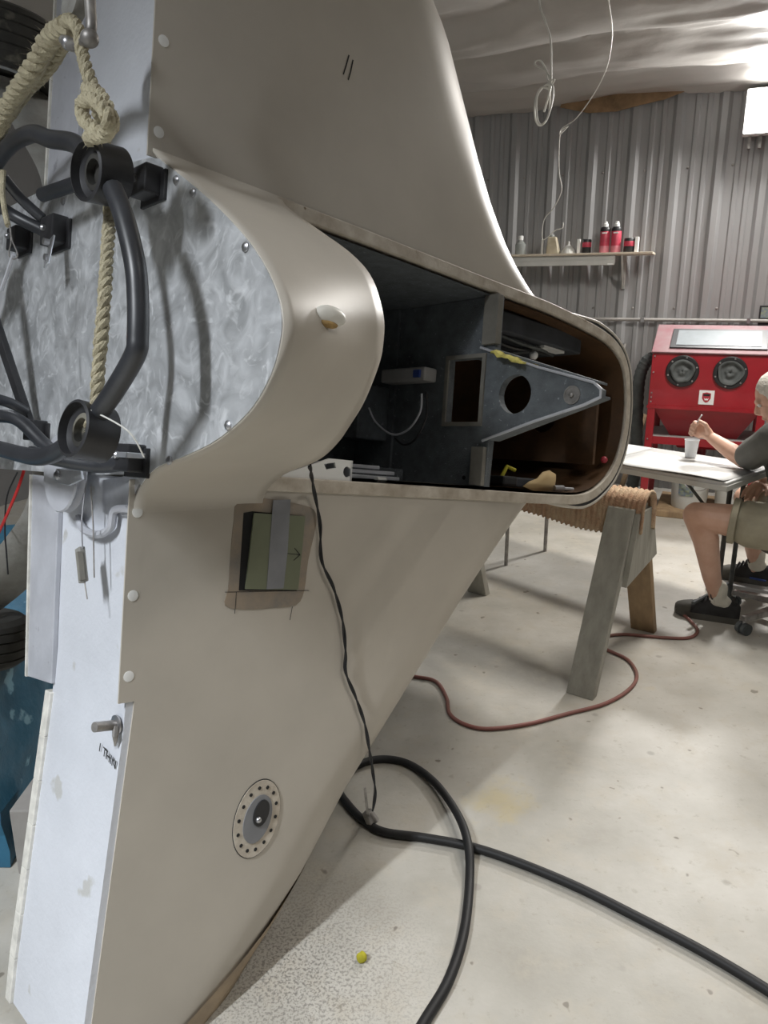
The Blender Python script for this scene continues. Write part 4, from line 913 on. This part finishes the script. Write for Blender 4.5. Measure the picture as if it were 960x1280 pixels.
for s in (s_c+.05,s_a+.10):
    br = MB().box(WL,s-.012,s+.012,.035,.05,z_s-.26,z_s-.016).build('bracket','shelfmetal',sf,bevel=.002)
    MB().hexa([WL(s-.006,.05,z_s-.20),WL(s+.006,.05,z_s-.20),WL(s+.006,.06,z_s-.25),WL(s-.006,.06,z_s-.25),WL(s-.006,so_-.02,z_s-.017),WL(s+.006,so_-.02,z_s-.017),WL(s+.006,so_-.02,z_s-.03),WL(s-.006,so_-.02,z_s-.03)]).build('bracket_strut','shelfmetal',br)
def shs(u,o=.17): return wcoord(onwall(u,314,o))[0]
PXM = .0064
for u,lab in ((755,'red spray bottle with white cap beside the small dark can'),(769,'red spray bottle with white cap next to the short black and red can')):
    c0 = WL(shs(u),.17,z_s); t = thing('spray_bottle',lab,'bottle',c0,'red bottles on the wall shelf')
    MB().lathe(c0,(0,0,1),[(.036,0),(.037,.004),(.037,.165),(.03,.18),(.018,.186)],24).build('can_body','bottlered',t,smooth=True,ang=.6)
    MB().lathe(c0,(0,0,1),[(.0374,.155),(.0376,.16),(.0376,.175),(.031,.186),(.019,.188)],24).build('dark_band','black',t,smooth=True)
    MB().lathe(c0,(0,0,1),[(.0374,.004),(.0376,.005),(.0376,.05),(.0374,.051)],24).build('pale_band','bottlepink',t,smooth=True)
    MB().lathe(c0,(0,0,1),[(.018,.186),(.020,.188),(.020,.208),(.014,.213),(.013,.225),(.006,.227)],16).build('cap','white',t,smooth=True,ang=.6)
    MB().box(lambda x,y,z: c0+WD*x+WN*y+V((0,0,z)),-.018,.018,.03,.0386,.138,.148).build('white_stripe','white',t)
for u,lab,wd in ((733,'short dark can with red band standing left of the red bottles',.034),(786,'short black and red can right of the red bottles',.040)):
    c0 = WL(shs(u),.17,z_s); t = thing('paint_can',lab,'can',c0)
    MB().lathe(c0,(0,0,1),[(wd-.002,0),(wd,.003),(wd,.098),(wd-.003,.103),(.005,.103)],22).build('can_body','black',t,smooth=True,ang=.6)
    MB().lathe(c0,(0,0,1),[(wd+.0004,.045),(wd+.0008,.046),(wd+.0008,.08),(wd+.0004,.081)],22).build('red_band','bottlered',t,smooth=True)
tag(MB().box(WL,shs(723)-.008,shs(723)+.014,.16,.20,z_s,z_s+.105).build('white_carton','white',bevel=.002),'slim white carton standing against the short dark can','box')
tag(MB().box(WL,shs(794)-.004,shs(794)+.020,.14,.20,z_s,z_s+.11).build('white_carton','white',bevel=.002),'slim white carton at the right end of the shelf bottles','box')
c0 = WL(shs(710),.16,z_s); tag(MB().lathe(c0,(0,0,1),[(.062,0),(.060,.01),(.022,.062),(.010,.070),(.007,.095),(.004,.095),(.006,.066),(.018,.058),(.056,.004)],24).build('funnel','shelfmetal',smooth=True,ang=.6),'grey plastic funnel upside down on the wall shelf','funnel')
c0 = WL(shs(691),.16,z_s); t = thing('amber_jug','square pale jug with yellowed contents on the wall shelf','jug',c0)
MB().hexa([c0+WD*x+WN*y+V((0,0,z)) for x,y,z in ((-.05,-.04,0),(.055,-.04,0),(.055,.04,0),(-.05,.04,0),(-.042,-.03,.13),(.022,-.03,.13),(.022,.03,.13),(-.042,.03,.13))]).build('jug_body','jaramber',t,bevel=.01,seg=3)
MB().lathe(c0+V((-.01,0,.125))-WD*.005,(0,0,1),[(.02,0),(.02,.018),(.018,.02)],14).build('jug_neck','jar',t,smooth=True)
tag(MB().lathe(WL(shs(677),.16,z_s),(0,0,1),[(.010,0),(.010,.11),(.006,.115)],12).build('glue_stick','whitewire',smooth=True),'slim white tube standing left of the amber jug','tube')
c0 = WL(shs(650),.16,z_s); t = thing('clear_bottle','clear plastic bottle with pale cap at the shelf end near the strake','bottle',c0)
MB().lathe(c0,(0,0,1),[(.04,0),(.042,.01),(.042,.08),(.02,.105),(.016,.115)],20).build('bottle_body','jar',t,smooth=True); MB().lathe(c0,(0,0,1),[(.02,.112),(.02,.14),(.016,.145)],14).build('cap','white',t,smooth=True)
# ================================================================== HANGING WIRES
def at_o(u,v,o): return onwall(u,v,o)
top1 = at_o(672,-30,3.0)
w1 = thing('coiled_wire','white electric wire hanging from the ceiling with a tied coil','wire',at_o(678,158,3.0))
MB().tube(spline([at_o(u,v,3.0) for u,v in ((674,-60),(674,0),(681,25),(688,48),(689,80),(688,110),(680,140))],8),.0042,8).build('drop','whitewire',w1,smooth=True)
MB().tube(spline([at_o(u,v,3.0+d) for u,v,d in ((688,112,0),(676,110,.01),(669,128,.02),(669,148,.0),(675,157,-.01),(684,148,.01),(691,122,.02),(690,106,.02),(680,108,0),(671,122,.02),(672,150,.02),(679,155,.02),(687,138,-.01),(686,100,0))],8),.0042,8).build('coil','whitewire',w1,smooth=True)
MB().tube(spline([at_o(u,v,3.0) for u,v in ((688,110),(684,98),(682,88),(670,82),(669,77),(674,75),(679,80),(688,98),(693,100),(688,108))],8),.0036,8).build('loose_end','whitewire',w1,smooth=True)
w2 = MB().tube(spline([at_o(u,v,o) for u,v,o in ((758,-10,2.6),(762,10,2.5),(765,45,2.3),(758,85,2.0),(742,118,1.6),(720,148,1.2),(703,160,.9),(700,168,.9),(710,158,.9),(702,164,.85),(699,180,.7),(699,215,.5),(702,238,.4),(692,260,.3),(680,275,.24),(678,298,.2),(684,297,.2),(694,288,.22),(703,285,.22),(704,278,.22))],8),.0032,8).build('string_wire','whitewire',smooth=True)
tag(w2,'thin white wire trailing from the ceiling down to the wall shelf','wire')
# ================================================================== LEFT BACKGROUND
rows = []
def tarp_pt(x,y,z): return V((x,y,z))
def tarp():
    mb = MB(); X0,X1,Y0,Y1,Z1 = -2.3,-1.04,1.78,3.1,.70; n = 36
    def wob(p): return p+V((noise.noise(p*6+V((1,0,0))),noise.noise(p*6+V((0,5,0))),.5*noise.noise(p*7)))*.05
    # skirt + top as one draped sheet
    per = [(X0,Y0),(X1,Y0),(X1,Y1),(X0,Y1)]; loop = []
    for i in range(4):
        p,q = per[i],per[(i+1)%4]
        for k in range(n): loop.append((lerp(p[0],q[0],k/n),lerp(p[1],q[1],k/n)))
    cx,cy = (X0+X1)/2,(Y0+Y1)/2; rws = []
    for z,sc in ((0.0,1.03),(.06,1.025),(.12,1.02),(.18,1.01),(.25,1.0),(.32,.995),(.4,.99),(.48,.99),(.55,.985),(.61,.98),(.66,.975),(Z1,.95)):
        rws.append([wob(V((cx+(x-cx)*sc,cy+(y-cy)*sc,z))) if z>0 else V((cx+(x-cx)*sc+.02*noise.noise(V((x*7,y*7,0))),cy+(y-cy)*sc,.003)) for x,y in loop])
    for k in (.7,.4,.1): rws.append([wob(V((cx+(x-cx)*k,cy+(y-cy)*k,Z1+.02))) for x,y in loop])
    mb.grid(rws,closed_v=True); m = len(loop); mb.f.append(tuple((len(rws)-1)*m+i for i in range(m)))
    for p in mb.v: p.z *= table(p.y,[2.08,2.34],[.70,.86])
    return mb.build('blue_tarp','bluetarp',smooth=True,ang=.5)
tag(tarp(),'crumpled blue tarpaulin draped over a bulky stack below the landing gear','tarp')
gq = gnd(28,1100); tag(MB().box(lambda x,y,z: gq+V((x,y,z)),-.02,.16,.02,.2,0,.20).build('grey_crate','boxgrey',bevel=.004),'small grey box on the floor between the tarp and the spar','box')
# ================================================================== PERSON ON A STOOL
PF_ = V((-.87,.49,0)).normalized(); PL_ = V((-PF_.y*-1*-1, PF_.x*1, 0))
PL_ = V((-.49,-.87,0)).normalized()       # the person's left
UPV = V((0,0,1))
def caps(mb, pts):                        # chain of (point, radius): tapered capsules
    for (p,r),(q,s) in zip(pts[:-1],pts[1:]):
        p = V(p); q = V(q); mb.tube([p,p.lerp(q,.5),q],[r,(r+s)/2,s],14)
    for p,r in pts: mb.ell(p,r,n=14,m=10)
def fused(mb, name, m, parent, vox, it=6, fac=.5):
    o = mb.build(name, m, parent, smooth=True, ang=3.1)
    rm = o.modifiers.new('fuse','REMESH'); rm.mode = 'VOXEL'; rm.voxel_size = vox; rm.use_smooth_shade = True
    sm = o.modifiers.new('relax','SMOOTH'); sm.factor = fac; sm.iterations = it
    return o
LH = V((1.815,3.262,.50)); RH = LH-PL_*.21
LK = V((1.462,3.462,.525)); LA = V((1.605,3.452,.10))
RK = V((1.850,3.800,.515)); RA = V((1.945,3.800,.155))
PEL = (LH+RH)/2+V((0.02,-.01,.04)); CHE = V((1.885,3.415,.80)); NB = V((1.845,3.475,.945))
LS = V((1.700,3.295,.915)); RS = V((1.985,3.625,.915))
LE_ = V((1.690,3.545,.765)); LW = V((1.590,3.690,.845))
RE = V((2.02,3.82,.68)); RW = V((1.845,3.66,.635))
HC_ = V((1.800,3.530,1.055)); hf = (PF_*.86-UPV*.50).normalized(); hu = (UPV*.86+PF_*.50).normalized(); hl = PL_
PER = thing('person','seated person in grey shirt, khaki shorts and black shoes working at the table','person',V((PEL.x,PEL.y,0)))
def HDP(f,l,u): return HC_+hf*f+hl*l+hu*u
hr = Matrix((hl,hf,hu)).transposed()
bd_ = MB()
caps(bd_,[(PEL,.125),(V((1.9,3.37,.66)),.125),(CHE,.13),(NB-UPV*.02,.075),(NB+V((-.012,.012,.05)),.056),(HDP(-.02,0,-.05),.058)])
caps(bd_,[(LS,.055),(LS.lerp(LE_,.5),.047),(LE_,.039),(LE_.lerp(LW,.35),.041),(LW,.027)])
caps(bd_,[(RS,.055),(RS.lerp(RE,.5),.047),(RE,.039),(RE.lerp(RW,.35),.041),(RW,.027)])
caps(bd_,[(LH,.095),(LH.lerp(LK,.5),.082),(LK-UPV*.005,.061),(LK.lerp(LA,.28)-PF_*.014,.060),(LK.lerp(LA,.7),.044),(LA,.034),(LA-UPV*.045+PF_*.01,.026)])
caps(bd_,[(RH,.095),(RH.lerp(RK,.5),.082),(RK,.061),(RK.lerp(RA,.28)-PF_*.012,.060),(RK.lerp(RA,.7),.044),(RA,.034),(RA-UPV*.045+PF_*.01,.026)])
# head
bd_.ell(HDP(-.012,0,.028),.074,.094,.088,n=20,m=14,rot=hr); bd_.ell(HDP(.026,0,-.035),.058,.062,.078,n=18,m=12,rot=hr)
caps(bd_,[(HDP(.082,0,.012),.010),(HDP(.100,0,-.022),.014),(HDP(.092,0,-.030),.013)])          # nose
caps(bd_,[(HDP(.074,.040,.026),.012),(HDP(.084,0,.024),.010),(HDP(.074,-.040,.026),.012)])      # brow
caps(bd_,[(HDP(.080,.020,-.062),.008),(HDP(.087,0,-.060),.009),(HDP(.080,-.020,-.062),.008)])   # lips
bd_.ell(HDP(.066,0,-.095),.026,.022,.020,n=12,m=8,rot=hr)
for s in (1,-1): bd_.ell(HDP(-.012,.076*s,-.010),.010,.018,.031,n=12,m=8,rot=hr)
# left hand: fist pinching a stick
hd_ = (LW-LE_).normalized(); hn = hd_.cross(UPV).normalized(); hup = hn.cross(hd_)*1.0
if hup.z < 0: hup = -hup
def HP(x,y,z): return LW+hd_*x+hup*y+hn*z        # x along the hand, y up, z across to the camera side
if hn.y > 0:
    hn = -hn
bd_.ell(HP(.045,.004,0),.046,.034,.024,n=14,m=10,rot=Matrix((hd_,hup,hn)).transposed())
for i,(y,ln) in enumerate(((.030,.040),(.010,.044),(-.010,.040),(-.028,.032))):
    caps(bd_,[(HP(.060,y,.004),.0125),(HP(.060+ln*.75,y,.016),.0105),(HP(.064+ln*.85,y+.002,.040),.0095),(HP(.060+ln*.35,y+.002,.050),.0085)])
caps(bd_,[(HP(.020,.022,.012),.014),(HP(.048,.048,.026),.0115),(HP(.078,.050,.036),.009)])
# right hand relaxed on the lap
rd = (RW-RE).normalized(); rn = V((0,0,-1)); rs = rd.cross(rn).normalized()
def RP_(x,y,z): return RW+rd*x+rs*y+rn*z
bd_.ell(RP_(.045,0,.008),.046,.036,.018,n=14,m=10,rot=Matrix((rd,rs,rn)).transposed())
for y,ln in ((.030,.060),(.010,.068),(-.010,.064),(-.029,.050)): caps(bd_,[(RP_(.075,y,.010),.011),(RP_(.075+ln*.6,y*1.15,.020),.0095),(RP_(.075+ln,y*1.2,.040),.008)])
caps(bd_,[(RP_(.018,.032,.012),.013),(RP_(.050,.056,.020),.011),(RP_(.080,.060,.028),.009)])
fused(bd_,'body','skin',PER,.0045,it=8)
for s in (1,-1):
    MB().ell(HDP(.074,.030*s,.006),.010,n=12,m=8).build('eye','white',PER,smooth=True)
    MB().ell(HDP(.082,.030*s,.004),.0045,n=8,m=6).build('pupil','ink',PER,smooth=True)
hm_ = MB(); hm_.ell(HDP(-.024,0,.040),.081,.096,.090,n=22,m=14,rot=hr); hm_.ell(HDP(-.060,0,-.015),.072,.052,.075,n=18,m=12,rot=hr)
for s in (1,-1): caps(hm_,[(HDP(.004,.073*s,.045),.012),(HDP(.002,.076*s,.010),.009)])
for p in hm_.v: p += (p-HC_).normalized()*.005*noise.noise(p*45)
# keep the hair off the face: cut everything in front of the hairline
hair = hm_.build('hair','hair',PER,smooth=True,ang=3.1)
# clothes
sh_ = MB(); caps(sh_,[(PEL+UPV*.02,.150),(V((1.905,3.365,.66)),.152),(CHE,.150),(NB-UPV*.045,.082)])
for a_,b_ in ((LS,LE_),(RS,RE)): caps(sh_,[(a_,.078),(a_.lerp(b_,.4),.073),(a_.lerp(b_,.78),.070)])
caps(sh_,[(LS,.076),(NB-UPV*.05,.085),(RS,.076)])
for p in sh_.v: p += V((noise.noise(p*16),noise.noise(p*16+V((3,1,0))),noise.noise(p*14)))*.006
fused(sh_,'shirt','shirt',PER,.007,it=3)
col_ = MB(); MB().tube(spline([NB+V((math.cos(t)*.068,math.sin(t)*.068,.03+.012*math.sin(t))) for t in [2*PI*i/12 for i in range(12)]],3,closed=True),.012,8,closed=True).build('collar','shirt',PER,smooth=True)
st_ = MB(); caps(st_,[(PEL-UPV*.03,.150),(PEL+UPV*.06,.148)])
for a_,b_ in ((LH,LK),(RH,RK)): caps(st_,[(a_,.112),(a_.lerp(b_,.22),.108),(a_.lerp(b_,.42),.106)])
for p in st_.v: p += V((noise.noise(p*18),noise.noise(p*18+V((3,1,0))),noise.noise(p*15)))*.007
fused(st_,'shorts','shorts',PER,.007,it=3)
hemc = LH.lerp(LK,.60); hax = (LK-LH).normalized()
MB().lathe(hemc-hax*.018,hax,[(.098,0),(.106,.004),(.107,.028),(.100,.032),(.090,.03)],26).build('hem','shorts',PER,smooth=True)
# shoes and socks
def shoe(ank, heel, toe, nm):
    d = V((toe.x-heel.x,toe.y-heel.y,0)); L_ = d.length; d.normalize(); e = V((-d.y,d.x,0)); z0 = heel.z
    sec = [(0,.032,.080,.050),(.06,.037,.098,.052),(.18,.039,.104,.052),(.32,.041,.116,.050),(.46,.043,.112,.046),(.60,.047,.092,.044),(.74,.049,.074,.046),(.88,.045,.064,.050),(.97,.032,.054,.050),(1.0,.014,.044,.046)]
    rows = []; rows2 = []
    for t,w_,h,_ in sec:
        c = V((heel.x,heel.y,z0))+d*(t*L_)
        rows.append([c+e*(w_*math.cos(th))+UPV*(.020+(h-.02)*max(0,math.sin(th))**.75) for th in [PI*i/10 for i in range(11)]])
        k = 1.10; lift = .012*max(0,(t-.75)/.25)**1.5
        rows2.append([c+e*(w_*k*x)+UPV*zz for x,zz in ((-1,lift),(-1.02,.014+lift*.6),(-.98,.030),(.98,.030),(1.02,.014+lift*.6),(1,lift))])
    up = MB().grid(rows); n = len(rows); m = 11
    up.f += [tuple(range(m)),tuple((n-1)*m+i for i in range(m))]
    so = thing_child = up.build('shoe','shoeblack',PER,smooth=True,ang=1.2)
    s2 = MB().grid(rows2,closed_v=True); s2.f += [tuple(range(6)),tuple((n-1)*6+i for i in range(6))]
    s2.build('sole','shoesole',so,smooth=True,ang=.6)
    tc_ = MB(); rr=[]
    for t,w_,h,_ in sec[6:]:
        c = V((heel.x,heel.y,z0))+d*(t*L_); rr.append([c+e*((w_+.002)*math.cos(th))+UPV*(.022+(h-.019)*max(0,math.sin(th))**.75) for th in [PI*i/10 for i in range(11)]])
    MB().grid(rr).build('toe_cap','shoesole',so,smooth=True,ang=2)
    for k in range(4):
        t = .42+.065*k; c = V((heel.x,heel.y,z0))+d*(t*L_); h = table(t,[q[0] for q in sec],[q[2] for q in sec])
        MB().tube(spline([c-e*.030+UPV*(h-.018),c+d*.005+UPV*(h+.006),c+d*.012+e*.030+UPV*(h-.018)],4),.0035,6).build('lace','black',so,smooth=True)
    c = V((heel.x,heel.y,z0))+d*(.40*L_)+UPV*.118
    MB().tube(spline([c,c-e*.03+UPV*.022+d*.02,c-e*.05+UPV*.0+d*.03,c-e*.02-UPV*.006,c+e*.03+UPV*.018+d*.02,c+e*.045-UPV*.005+d*.01,c],5),.0025,6).build('bow','black',so,smooth=True)
    MB().tube([V((heel.x,heel.y,z0))+d*(.26*L_)+UPV*.105,V((heel.x,heel.y,z0))+d*(.33*L_)+UPV*.142],.012,8).build('tongue','shoeblack',so,smooth=True)
    cb_ = V((heel.x,heel.y,z0)); MB().tube(spline([cb_+d*(.16*L_)-e*.041+UPV*.03,cb_+d*(.3*L_)-e*.044+UPV*.034,cb_+d*(.45*L_)-e*.046+UPV*.03] if nm else [cb_+d*(.1*L_)+e*.041+UPV*.03,cb_+d*(.4*L_)+e*.046+UPV*.034],4),.006,6).build('side_stripe','blue',so,smooth=True)
    sk = MB(); caps(sk,[(ank+V((0,0,.060)),.041),(ank,.041),(V((heel.x,heel.y,z0))+d*(.25*L_)+UPV*.085,.036)])
    fused(sk,'sock','sock',PER,.006,it=4)
lf = V((1.700,3.405,0.0)); lt_ = V((1.440,3.540,0.0)); shoe(LA,lf,lt_,1)
rf = V((2.025,3.765,.055)); rt_ = V((1.800,3.900,.055)); shoe(RA,rf,rt_,0)
sk0 = HP(.085,.03,.045); tag(MB().tube([sk0-hup*.03,sk0+hup*.055-hd_*.005],.0032,8).build('stir_stick','badge',smooth=True),'short white stick held upright in the left hand','stick')
# stool
SC = V((1.935,3.375,0)); st = thing('rolling_stool','low rolling stool with worn dark seat and metal star base','stool',SC)
MB().lathe(SC+UPV*.385,UPV,[(.02,-.02),(.17,-.02),(.19,-.012),(.195,.012),(.185,.036),(.14,.045),(.02,.046)],32).build('seat','stooldark',st,smooth=True,ang=.8)
MB().lathe(SC,UPV,[(.032,.10),(.032,.22),(.022,.225),(.022,.37)],16).build('post','dullsteel',st,smooth=True,ang=.5)
for k in range(5):
    th = 2*PI*k/5+3.48; d = V((math.cos(th),math.sin(th),0)); e = V((-d.y,d.x,0))
    MB().hexa([SC+d*.02-e*.03+UPV*.09,SC+d*.02+e*.03+UPV*.09,SC+d*.30+e*.018+UPV*.065,SC+d*.30-e*.018+UPV*.065,SC+d*.02-e*.026+UPV*.125,SC+d*.02+e*.026+UPV*.125,SC+d*.30+e*.014+UPV*.088,SC+d*.30-e*.014+UPV*.088]).build('arm','dullsteel',st,bevel=.004)
    cs_ = MB().lathe(SC+d*.29-e*.028+UPV*.028,e,[(.006,0),(.028,.002),(.028,.022),(.012,.024),(.012,.032),(.028,.034),(.028,.054),(.006,.056)],20).build('caster','glovegrey',st,smooth=True,ang=.5)
    MB().tube([SC+d*.29+UPV*.03,SC+d*.29+UPV*.075],.008,8).build('caster_stem','steel',cs_,smooth=True)
# low footrest board under the far shoe
tag(MB().box(lambda x,y,z: V((1.90,3.82,0))+PF_*x+PL_*y+UPV*z,-.17,.17,-.07,.09,0,.055).build('foot_block','shelfgrey',bevel=.006),'low grey block under the far shoe by the stool','block')
